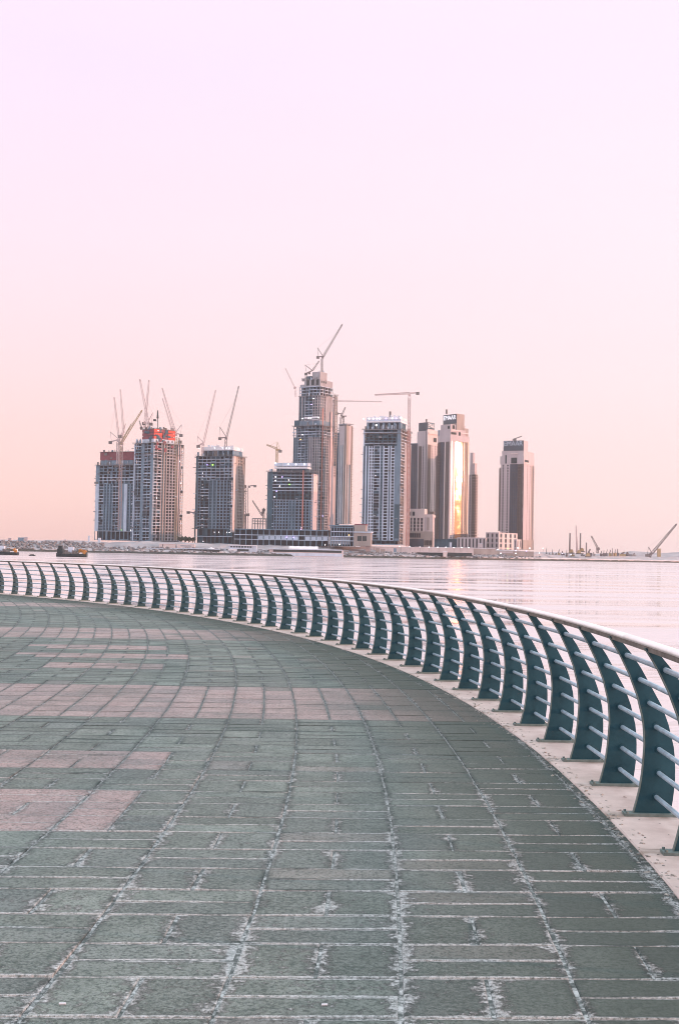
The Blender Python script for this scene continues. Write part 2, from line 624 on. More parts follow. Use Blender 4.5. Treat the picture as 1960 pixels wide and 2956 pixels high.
# ---------------------------------------------------------------- pavers
def mat_paver():
    m, t, b = nodes_of('weathered_pavers')
    N, L = t.nodes, t.links

    def att(n):
        a = N.new('ShaderNodeAttribute')
        a.attribute_name = n
        return a
    co = N.new('ShaderNodeTexCoord')

    def noise(scale, det=5, rough=.6, vec=None):
        n = N.new('ShaderNodeTexNoise')
        n.inputs['Scale'].default_value = scale
        n.inputs['Detail'].default_value = det
        n.inputs['Roughness'].default_value = rough
        L.new(vec or co.outputs['Object'], n.inputs['Vector'])
        return n

    def rng(src, a, b_, c=0.0, d=1.0, smooth=False):
        r = N.new('ShaderNodeMapRange')
        r.inputs[1].default_value, r.inputs[2].default_value = a, b_
        r.inputs[3].default_value, r.inputs[4].default_value = c, d
        if smooth:
            r.interpolation_type = 'SMOOTHSTEP'
        L.new(src, r.inputs[0])
        return r.outputs[0]

    def math_(op, a, b_):
        q = N.new('ShaderNodeMath')
        q.operation = op
        for i, x in enumerate((a, b_)):
            if isinstance(x, (int, float)):
                q.inputs[i].default_value = x
            else:
                L.new(x, q.inputs[i])
        return q.outputs[0]

    def mix(f, a, b_, bt='MIX'):
        q = N.new('ShaderNodeMixRGB')
        q.blend_type = bt
        for i, x in enumerate((f, a, b_)):
            if isinstance(x, (int, float)):
                q.inputs[i].default_value = x
            elif isinstance(x, tuple):
                q.inputs[i].default_value = (*x, 1)
            else:
                L.new(x, q.inputs[i])
        return q.outputs[0]
    at_ = att('pv')          # r: random, g: pink, b: unused
    sepa = N.new('ShaderNodeSeparateXYZ')
    L.new(at_.outputs['Vector'], sepa.inputs[0])
    ed = att('ed')           # distance to the long joints, to the cross joints
    sepe = N.new('ShaderNodeSeparateXYZ')
    L.new(ed.outputs['Vector'], sepe.inputs[0])
    base_n = noise(3.2, 7, .7)
    rp = N.new('ShaderNodeValToRGB')
    e = rp.color_ramp.elements
    e[0].position, e[0].color = .32, (.14, .162, .138, 1)
    e[1].position, e[1].color = .68, (.30, .322, .285, 1)
    L.new(base_n.outputs['Fac'], rp.inputs[0])
    rp2 = N.new('ShaderNodeValToRGB')
    e = rp2.color_ramp.elements
    e[0].position, e[0].color = .3, (.44, .275, .26, 1)
    e[1].position, e[1].color = .7, (.66, .46, .44, 1)
    L.new(base_n.outputs['Fac'], rp2.inputs[0])
    c = mix(sepa.outputs['Y'], rp.outputs[0], rp2.outputs[0])
    # each block's own tone and a lavender / olive drift between blocks
    tone = rng(sepa.outputs['X'], 0, 1, .74, 1.24)
    tone = math_('ADD', tone, math_('MULTIPLY', sepa.outputs['Y'], math_('SUBTRACT', 1.06, tone)))
    vm = N.new('ShaderNodeVectorMath')
    vm.operation = 'SCALE'
    L.new(c, vm.inputs[0])
    L.new(tone, vm.inputs['Scale'])
    c = vm.outputs[0]
    c = mix(rng(sepa.outputs['Z'], .5, 1, 0, .38), c, (.155, .162, .178))
    # large stains
    big = noise(.55, 4, .6)
    c = mix(rng(big.outputs['Fac'], .50, .68, 0, .55), c, (.085, .105, .095))
    wrm = noise(.42, 5, .65)
    c = mix(rng(wrm.outputs['Fac'], .52, .68, 0, .35), c, (.19, .165, .15))
    mid = noise(11, 6, .8)
    c = mix(rng(mid.outputs['Fac'], .50, .64, 0, .55), c, (.075, .095, .085))
    c = mix(rng(mid.outputs['Fac'], .49, .36, 0, .5), c, (.24, .255, .24))
    # grit
    gr = noise(120, 3, .7)
    c = mix(rng(gr.outputs['Fac'], .53, .62, 0, .75), c, (.045, .06, .057))
    gr2 = noise(95, 3, .7)
    c = mix(rng(gr2.outputs['Fac'], .55, .68, 0, .6), c, (.36, .38, .375))
    g3 = noise(42, 4, .75)
    c = mix(rng(g3.outputs['Fac'], .51, .60, 0, .7), c, (.055, .072, .065))
    c = mix(rng(g3.outputs['Fac'], .48, .38, 0, .65), c, (.26, .275, .26))
    # algae-dark zone along the kerb
    geo = N.new('ShaderNodeVectorMath')
    geo.operation = 'DISTANCE'
    geo.inputs[1].default_value = (RC.x, RC.y, 0)
    L.new(co.outputs['Object'], geo.inputs[0])
    wob = noise(1.1, 6, .7)
    dd = math_('ADD', math_('SUBTRACT', R_IN, geo.outputs['Value']), math_('MULTIPLY', math_('SUBTRACT', wob.outputs['Fac'], .5), 1.4))
    c = mix(rng(dd, .1, 2.1, .8, 0, True), c, (.055, .07, .058))
    # sand and lime that has worked out of the joints
    jn = noise(7, 8, .75)
    jn2 = noise(34, 5, .75)
    jb = noise(1.3, 3, .5)
    amp = math_('MULTIPLY', rng(jb.outputs['Fac'], .32, .6, .3, 1.0), rng(jn.outputs['Fac'], .35, .65, .0, 1.0))
    amp = math_('MULTIPLY', amp, rng(jn2.outputs['Fac'], .36, .66, .35, 1.25))
    sepp = N.new('ShaderNodeSeparateXYZ')
    L.new(co.outputs['Object'], sepp.inputs[0])
    amp = math_('MULTIPLY', amp, rng(sepp.outputs['Y'], 4.4, 11.0, 1.45, .55))
    wu = math_('MULTIPLY', amp, .12)
    wv = math_('MULTIPLY', math_('MULTIPLY', rng(jb.outputs['Fac'], .36, .52, .45, 1.0), rng(sepp.outputs['Y'], 4.4, 12.0, 1.3, .3)), math_('ADD', math_('MULTIPLY', jn.outputs['Fac'], .030), .003))
    fu = rng(math_('SUBTRACT', wu, sepe.outputs['X']), -.004, .045, smooth=True)
    fv = rng(math_('SUBTRACT', wv, sepe.outputs['Y']), 0, .008)
    fj = math_('MAXIMUM', fu, fv)
    spk = noise(48, 5, .85)
    fj2 = math_('MULTIPLY', fj, rng(spk.outputs['Fac'], .40, .58, .12, 1.0))
    c = mix(math_('MULTIPLY', fj2, .85), c, (.74, .72, .72))
    # mossy, darker border of each block
    de0 = math_('MINIMUM', math_('MULTIPLY', sepe.outputs['X'], .7), sepe.outputs['Y'])
    mo = noise(5, 5, .7)
    mk = math_('MULTIPLY', rng(de0, .004, .030, 1, 0, True), rng(mo.outputs['Fac'], .36, .6, .1, .85))
    mk = math_('MULTIPLY', mk, math_('SUBTRACT', 1.0, math_('MULTIPLY', sepa.outputs['Y'], .65)))
    c = mix(math_('MULTIPLY', mk, math_('SUBTRACT', 1.0, fj)), c, (.045, .062, .055))
    # darker damp border just inside the joints
    de = math_('MINIMUM', sepe.outputs['X'], sepe.outputs['Y'])
    c = mix(math_('MULTIPLY', rng(de, .0, .012, .55, 0), math_('SUBTRACT', 1.0, fj)), c, (.03, .04, .04))
    L.new(c, b.inputs['Base Color'])
    b.inputs['Roughness'].default_value = .82
    b.inputs['Specular IOR Level'].default_value = .35
    h = math_('ADD', math_('MULTIPLY', gr.outputs['Fac'], .6), math_('MULTIPLY', noise(14, 6, .7).outputs['Fac'], 1.6))
    h = math_('ADD', h, math_('MULTIPLY', fj, math_('MULTIPLY', jn2.outputs['Fac'], 1.6)))
    bp = N.new('ShaderNodeBump')
    bp.inputs['Strength'].default_value = 1.0
    bp.inputs['Distance'].default_value = .012
    L.new(h, bp.inputs['Height'])
    L.new(bp.outputs[0], b.inputs['Normal'])
    return m


LW, RP = .668, .430       # lane width, row pitch
MV = .045
V0 = 4.589 + .025


def gcurve(Y):
    return .115 - .0053 * (Y - 9) ** 2


BANDS = [(12.65, 15.87), (24.05, 27.1), (36.3, 38.9), (47.5, 50.2)]
PATCH = [(9.86, 10.72, -99, -1.30), (7.62, 8.91, -99, -1.30), (21.3, 22.2, -4.7, -2.95), (19.5, 20.4, -4.7, -2.3), (17.9, 18.6, -4.1, -2.4)]
pv, pf, a_pv, a_ed = [], [], [], []


def paver(u0, u1, v0, v1, pink, far):
    """u: across, v: along the walk. Longitudinal joints follow the curve."""
    gap = .0045
    ym = (v0 + v1) / 2
    xc = (u0 + u1) / 2 + gcurve(ym) + 0.0
    Yc = ym + MV * xc
    r = math.hypot(xc - RC.x, Yc - RC.y)
    if r > R_IN + .35:
        return
    if xc < -.30 * Yc - 3.2:
        return
    rnd, rb = random.random(), random.random()
    g = random.gauss
    jx, jy = g(0, .0022), g(0, .0018)
    rot = g(0, .004)
    tx, ty, tz = g(0, .003), g(0, .003), g(0, .0013)
    u0 += gap + abs(g(0, .002))
    u1 -= gap + abs(g(0, .002))
    v0 += gap + abs(g(0, .001))
    v1 -= gap + abs(g(0, .001))
    if far:
        us, vs = [0, .008, .085], [0, .008, .03]
    else:
        us, vs = [0, .003, .009, .085], [0, .003, .009, .03]
    uu = [u0 + q for q in us] + [u1 - q for q in reversed(us)]
    vv = [v0 + q for q in vs] + [v1 - q for q in reversed(vs)]
    um, vm = (u0 + u1) / 2, (v0 + v1) / 2
    b0 = len(pv)
    nu, nv = len(uu), len(vv)
    for j, v in enumerate(vv):
        for i, u in enumerate(uu):
            X = u + gcurve(v) + jx - (v - vm) * rot
            Y = v + MV * X + jy + (u - um) * rot
            du = min(u - u0, u1 - u)
            dv = min(v - v0, v1 - v)
            de = min(du, dv)
            z = tz + (u - um) * tx + (v - vm) * ty - max(0, 1 - de / .009) ** 2 * (.011 if de == 0 else .004)
            rr = math.hypot(X - RC.x, Y - RC.y)
            if rr > R_IN + .06:
                k = (R_IN + .06) / rr
                X, Y = RC.x + (X - RC.x) * k, RC.y + (Y - RC.y) * k
            pv.append((X, Y, z))
            a_pv.append((rnd, pink, rb))
            a_ed.append((du, dv, 0))
    for j in range(nv - 1):
        for i in range(nu - 1):
            a = b0 + j * nu + i
            pf.append((a, a + 1, a + 1 + nu, a + nu))


def in_patch(x, v):
    for (a, b, x0, x1) in PATCH:
        if a <= v <= b and x0 <= x <= x1:
            return True
    return False


k = -6
while True:
    v0 = V0 + k * RP
    v1 = v0 + RP
    if v0 > 50:
        break
    vm = (v0 + v1) / 2
    band = any(a <= vm <= b for a, b in BANDS)
    for L_ in range(-26, 6):
        u0 = -.425 + .0 + L_ * LW      # lane 0 starts at joint B
        u1 = u0 + LW
        far = vm > 17
        xq = (u0 + u1) / 2 + gcurve(vm)
        if band:
            for q in range(2):
                a = u0 + q * LW / 2
                pk = 1.0 if random.random() > .04 else .45
                paver(a, a + LW / 2, v0, v1, pk * random.uniform(.88, 1), far)
        else:
            sq = (L_ + k) % 2 == 1
            if sq:
                for q in range(2):
                    a = u0 + q * LW / 2
                    p = 1.0 if in_patch(a + LW / 4 + gcurve(vm), vm) else 0.0
                    if not p and random.random() < .05:
                        p = .3
                    paver(a, a + LW / 2, v0, v1, p, far)
            else:
                for q in range(2):
                    a = v0 + q * RP / 2
                    if in_patch(u1 + gcurve(vm) - .1, vm):
                        paver(u0, u1, a, a + RP / 2, 1.0, far)
                    elif in_patch(u0 + gcurve(vm) + .1, vm):
                        paver(u0, u0 + LW / 2, a, a + RP / 2, 1.0, far)
                        paver(u0 + LW / 2, u1, a, a + RP / 2, 0.0, far)
                    else:
                        paver(u0, u1, a, a + RP / 2, 0.25 if random.random() < .05 else 0.0, far)
    k += 1
me = bpy.data.meshes.new('paving')
me.from_pydata(pv, [], pf)
for nm, dat in (('pv', a_pv), ('ed', a_ed)):
    a = me.attributes.new(nm, 'FLOAT_VECTOR', 'POINT')
    a.data.foreach_set('vector', [x for t3 in dat for x in t3])
me.materials.append(mat_paver())
po = bpy.data.objects.new('paving', me)
col.objects.link(po)
tag(po, kind='structure')

# crumbs of sand, dry leaves and grit along the kerb
mb = MB()
rg = random.Random(5)
for i in range(600):
    th = PH + rg.uniform(-2.4, 9.0) * DS if i % 3 else PH + rg.uniform(-2.4, 24) * DS
    r = R_IN + rg.gauss(0, .05) + (.03 if rg.random() < .5 else 0)
    if rg.random() < .12:
        r = R_IN + rg.uniform(.0, .42)
    z = .012 if r > R_IN else 0.0
    p = arc(r, th, z)
    s_ = rg.uniform(.003, .010)
    a = rg.uniform(0, 6.28)
    e1 = Vector((math.cos(a), math.sin(a), rg.uniform(-.1, .35))) * s_ * rg.uniform(1, 2.6)
    e2 = Vector((-math.sin(a), math.cos(a), rg.uniform(-.1, .35))) * s_
    e3 = Vector((0, 0, s_ * rg.uniform(.3, .7)))
    c = [p - e1 - e2, p + e1 * .8 - e2, p + e1 + e2, p - e1 * .6 + e2]
    mb.quadbox(c + [q * 1 + e3 - (q - p) * .35 for q in c])
tag(mb.build('grit', mat('dry_litter', (.34, .30, .27), .95, .6, 30)), 'dry leaf crumbs and sand gathered along the kerb edge', 'litter', kind='stuff')

for (x, y, ln, lb) in ((181, 2902, .024, 'small white scrap lying on a grey paver at the bottom left corner'),
                       (937, 2905, .022, 'small white scrap lying on a grey slab at the bottom middle')):
    p = gnd(x, y)
    mb = MB()
    mb.tube([p + Vector((-ln / 2, .0, .006)), p + Vector((ln / 2, .002, .006))], .004, 8)
    tag(mb.build('cigarette_butt', M['white']), lb, 'litter', 'white scraps on the paving')

# ================================================================ RAILING
def teal():
    m, t, b = nodes_of('teal_painted_steel')
    N, L = t.nodes, t.links
    co = N.new('ShaderNodeTexCoord')
    n = N.new('ShaderNodeTexNoise')
    n.inputs['Scale'].default_value = 5
    n.inputs['Detail'].default_value = 8
    n.inputs['Roughness'].default_value = .7
    L.new(co.outputs['Object'], n.inputs['Vector'])
    r = N.new('ShaderNodeValToRGB')
    e = r.color_ramp.elements
    e[0].position, e[0].color = .3, (.010, .048, .066, 1)
    e[1].position, e[1].color = .72, (.026, .090, .115, 1)
    L.new(n.outputs['Fac'], r.inputs[0])
    n4 = N.new('ShaderNodeTexNoise')
    n4.inputs['Scale'].default_value = 16
    n4.inputs['Detail'].default_value = 9
    n4.inputs['Roughness'].default_value = .8
    oi = N.new('ShaderNodeObjectInfo')
    va = N.new('ShaderNodeVectorMath')
    L.new(co.outputs['Object'], va.inputs[0])
    L.new(oi.outputs['Location'], va.inputs[1])
    L.new(va.outputs[0], n4.inputs['Vector'])
    L.new(va.outputs[0], n.inputs['Vector'])
    q4 = N.new('ShaderNodeMapRange')
    q4.inputs[1].default_value, q4.inputs[2].default_value = .60, .68
    q4.inputs[4].default_value = .5
    L.new(n4.outputs['Fac'], q4.inputs[0])
    m6 = N.new('ShaderNodeMixRGB')
    m6.inputs[2].default_value = (.10, .105, .095, 1)
    L.new(q4.outputs[0], m6.inputs[0])
    L.new(r.outputs[0], m6.inputs[1])
    L.new(m6.outputs[0], b.inputs['Base Color'])
    b.inputs['Roughness'].default_value = .55
    b.inputs['Specular IOR Level'].default_value = .3
    n2 = N.new('ShaderNodeTexNoise')
    n2.inputs['Scale'].default_value = 90
    L.new(co.outputs['Object'], n2.inputs['Vector'])
    bp = N.new('ShaderNodeBump')
    bp.inputs['Strength'].default_value = .25
    bp.inputs['Distance'].default_value = .002
    L.new(n2.outputs['Fac'], bp.inputs['Height'])
    L.new(bp.outputs[0], b.inputs['Normal'])
    return m


M['teal'] = teal()
M['plate'] = mat('grey_green_base_plate', (.14, .18, .17), .6, .3, 12)
M['rod'] = mat('pale_blue_steel_rod', (.40, .50, .58), .42, .25, 9, bump=.3, bscale=60, metal=.25, stretch=(1, 1, 1))
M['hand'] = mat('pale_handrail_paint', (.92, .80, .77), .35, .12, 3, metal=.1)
M['under'] = mat('shaded_brown_underside', (.20, .165, .145), .7, .4, 7)  # brown bar colour, darkened for the shadow under the rail

LEFT = [(0, 0), (.022, .075), (.041, .148), (.058, .25), (.069, .355), (.075, .43), (.074, .493), (.070, .56), (.062, .617), (.031, .748), (-.017, .879), (-.072, .996), (-.115, 1.07), (-.150, 1.125)]
RIGHT = [(.238, 0), (.252, .075), (.262, .148), (.269, .22), (.270, .286), (.268, .36), (.262, .424), (.231, .562), (.19, .679), (.134, .782), (.059, .92), (0, 1.01), (-.045, 1.065), (-.085, 1.115)]
RODS = [(-.035, 1.006), (.05, .85), (.108, .70), (.15, .55), (.167, .406), (.165, .255), (.147, .103)]


def fx(p):
    return (p[0] - .0195 * p[1], p[1])


LEFT = [fx(p) for p in LEFT]
RIGHT = [fx(p) for p in RIGHT]
RODS = [fx(p) for p in RODS]
rail = empty('railing', arc(RR, PH, 0), 'long curved waterfront railing with teal blade posts, steel rods and pale handrail', 'railing')
# blade post in a local frame: x outward, y along the rail, z up
T2_ = .009
mb = MB()
n = len(LEFT)
for y in (-T2_, T2_):
    for (a, b) in zip(LEFT, RIGHT):
        mb.v.append((a[0], y, a[1] + .018))
        mb.v.append((b[0], y, b[1] + .018))
for i in range(n - 1):
    a = 2 * i
    mb.f.append((a, a + 1, a + 3, a + 2))
    c = 2 * n + 2 * i
    mb.f.append((c, c + 2, c + 3, c + 1))
    mb.f.append((a, a + 2, c + 2, c))
    mb.f.append((a + 1, c + 1, c + 3, a + 3))
mb.f.append((0, 2 * n, 2 * n + 1, 1))
mb.f.append((2 * n - 2, 2 * n - 1, 4 * n - 1, 4 * n - 2))
for (x, z) in RODS:
    mb.tube([(x, -.016, z + .018), (x, .016, z + .018)], .024, 14)
me_post = bpy.data.meshes.new('post')
me_post.from_pydata(mb.v, [], mb.f)
me_post.materials.append(M['teal'])
# narrow edge flange of the blade, coloured paler for the light it catches
mb = MB()
for i in range(n - 1):
    a, b = LEFT[i], LEFT[i + 1]
    y = .013
    z0, z1 = a[1] + .018, b[1] + .018
    mb.quadbox([(a[0] - .003, -y, z0), (a[0] + .004, -y, z0), (a[0] + .004, y, z0), (a[0] - .003, y, z0),
                (b[0] - .003, -y, z1), (b[0] + .004, -y, z1), (b[0] + .004, y, z1), (b[0] - .003, y, z1)])
me_fl = bpy.data.meshes.new('edge_flange')
me_fl.from_pydata(mb.v, [], mb.f)
me_fl.materials.append(M['plate'])
mb = MB()
mb.box(-.062, .275, -.05, .05, .0, .018)
for bx_ in (-.045, .255):
    for by_ in (-.035, .035):
        mb.tube([(bx_, by_, .018), (bx_, by_, .030)], .009, 6)
me_plate = bpy.data.meshes.new('base_plate')
me_plate.from_pydata(mb.v, [], mb.f)
me_plate.materials.append(M['plate'])


def rail_child(name, me, parent, loc, rz):
    o = bpy.data.objects.new(name, me)
    col.objects.link(o)
    o.parent = parent
    o.location = loc
    o.rotation_euler = (0, 0, rz)
    return o


IDX = range(-3, 44)
for i in IDX:
    th = PH + DS * i
    loc = arc(RR, th, .012) - rail.location
    po_ = rail_child('post', me_post, rail, loc, th + random.Random(i + 90).gauss(0, .006))
    rail_child('base_plate', me_plate, po_, (0, 0, 0), 0)
    rail_child('edge_flange', me_fl, po_, (0, 0, 0), 0)
th0, th1 = PH + DS * IDX[0], PH + DS * IDX[-1]
nn = (len(IDX) - 1) * 3
for (x, z) in RODS:
    mb = MB()
    rg = random.Random(int(z * 999))
    pts = []
    for i in IDX:
        th = PH + DS * i
        pts.append(arc(RR + x, th, z + .03 + rg.gauss(0, .0012)))
    mb.tube(pts, .0155, 12)
    mb.build('rod', M['rod'], rail, True)
# handrail: oval tube over a flat bar whose brown includes the underside's shade, with one visible butt joint
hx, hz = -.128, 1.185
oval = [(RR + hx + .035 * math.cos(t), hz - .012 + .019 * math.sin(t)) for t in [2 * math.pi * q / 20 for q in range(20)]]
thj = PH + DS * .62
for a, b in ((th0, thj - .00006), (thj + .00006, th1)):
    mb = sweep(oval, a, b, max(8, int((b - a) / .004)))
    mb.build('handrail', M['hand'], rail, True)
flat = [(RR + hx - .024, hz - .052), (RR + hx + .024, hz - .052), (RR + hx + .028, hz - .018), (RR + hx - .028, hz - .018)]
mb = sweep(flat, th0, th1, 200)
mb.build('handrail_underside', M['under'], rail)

# ================================================================ FAR SHORE
#      px, y waterline, y land top, distance of the water edge
SH = [(-260, 1588, 1558, 1300), (0, 1591, 1559, 1340), (110, 1593, 1560, 1360), (215, 1595, 1562, 1380), (300, 1595, 1566, 1390), (420, 1596, 1563, 1400), (560, 1598, 1568, 1410),
      (760, 1605, 1575, 1430), (980, 1608, 1578, 1450), (1180, 1610, 1581, 1480), (1380, 1612, 1584, 1520),
      (1480, 1613, 1588, 1560), (1600, 1614, 1603, 1700), (1760, 1615.5, 1605, 1850), (1960, 1616.5, 1607, 2000), (2300, 1618, 1610, 2300)]


def lerp_sh(px):
    for a, b in zip(SH, SH[1:]):
        if px <= b[0]:
            t = (px - a[0]) / (b[0] - a[0])
            return [a[i] + (b[i] - a[i]) * t for i in range(4)]
    return list(SH[-1])


mb = MB()
rg = random.Random(3)
NP = 160
prof_t = [(0, 'w'), (0.2, .02), (4, .22), (10, .30), (20, .36), (34, .50), (48, .72), (60, .9), (75, 1.0), (300, 1.0), (900, 1.0), (2600, .9)]
cols_ = []
for i in range(NP + 1):
    px = -260 + (2560) * i / NP
    _, yw, yl, D = lerp_sh(px)
    zt = at(px, yl, D + 75).z
    t = xt(px, yw)
    for j, (d, h) in enumerate(prof_t):
        Y = D + d
        if h == 'w':
            z = WZ - 3
        else:
            z = WZ + .4 + (zt - WZ) * h
            if 0 < j < 9:
                z += rg.gauss(0, .35) * min(1, (zt - WZ) / 8)
        mb.v.append((t * Y, Y + (rg.gauss(0, 2) if 1 < j < 8 else 0), z))
m = len(prof_t)
for i in range(NP):
    for j in range(m - 1):
        a = i * m + j
        mb.f.append((a, a + m, a + m + 1, a + 1))
tag(mb.build('shore_ground', M['sand']), kind='structure')
# dark tide line along the foot of the shore
mb = MB()
px = -250
while px < 2280:
    _, yw, yl, D = lerp_sh(px)
    _, yw2, _, D2 = lerp_sh(px + 8)
    a, b = xt(px, yw) * (D - 1), xt(px + 8, yw2) * (D2 - 1)
    h = 2.2 + rg.uniform(-.4, .5)
    mb.quadbox([(a, D - 2.5, WZ - 1), (b, D2 - 2.5, WZ - 1), (b, D2 + 3, WZ - 1), (a, D + 3, WZ - 1),
                (a, D - 1.5, WZ + h), (b, D2 - 1.5, WZ + h), (b, D2 + 3, WZ + h), (a, D + 3, WZ + h)])
    px += 8
tag(mb.build('tidal_revetment', M['wline']), kind='structure')


mb = MB()
px = 300
while px < 2280:
    _, yw, yl, D = lerp_sh(px)
    _, yw2, _, D2 = lerp_sh(px + 10)
    a0, b0 = xt(px, yw), xt(px + 10, yw2)
    h0 = WZ + 2.7
    mb.quadbox([(a0 * (D + 3), D + 3, WZ), (b0 * (D2 + 3), D2 + 3, WZ), (b0 * (D2 + 9), D2 + 9, WZ), (a0 * (D + 9), D + 9, WZ),
                (a0 * (D + 3), D + 3, h0), (b0 * (D2 + 3), D2 + 3, h0), (b0 * (D2 + 9), D2 + 9, h0 + 1.2), (a0 * (D + 9), D + 9, h0 + 1.2)])
    px += 10
tag(mb.build('shore_path', M['hoard']), kind='structure')


def rocks(name, px0, px1, n, d0, d1, label):
    mb = MB()
    for i in range(n):
        px = rg.uniform(px0, px1)
        _, yw, yl, D = lerp_sh(px)
        d = rg.uniform(d0, d1)
        zt = at(px, yl, D + 75).z
        f = min(1, .2 + .8 * d / 60)
        z = WZ + (zt - WZ) * f
        x = xt(px) * (D + d)
        s = rg.uniform(.6, 1.7)
        M4 = Matrix.Translation((x, D + d, z)) @ Matrix.Rotation(rg.uniform(0, 3), 4, 'Z') @ Matrix.Rotation(rg.uniform(-.5, .5), 4, 'X')
        mb.box(-s, s * .8, -s * .7, s, -s * .5, s * .6, M4)
    return tag(mb.build(name, M['rock']), label, 'rocks', kind='stuff')


rocks('rock_armour', -200, 300, 700, 1, 55, 'grey rocks strewn over the seawall slope at the far left shore')
rocks('rubble', 300, 1560, 700, 1, 26, 'loose stones along the waterline below the towers')


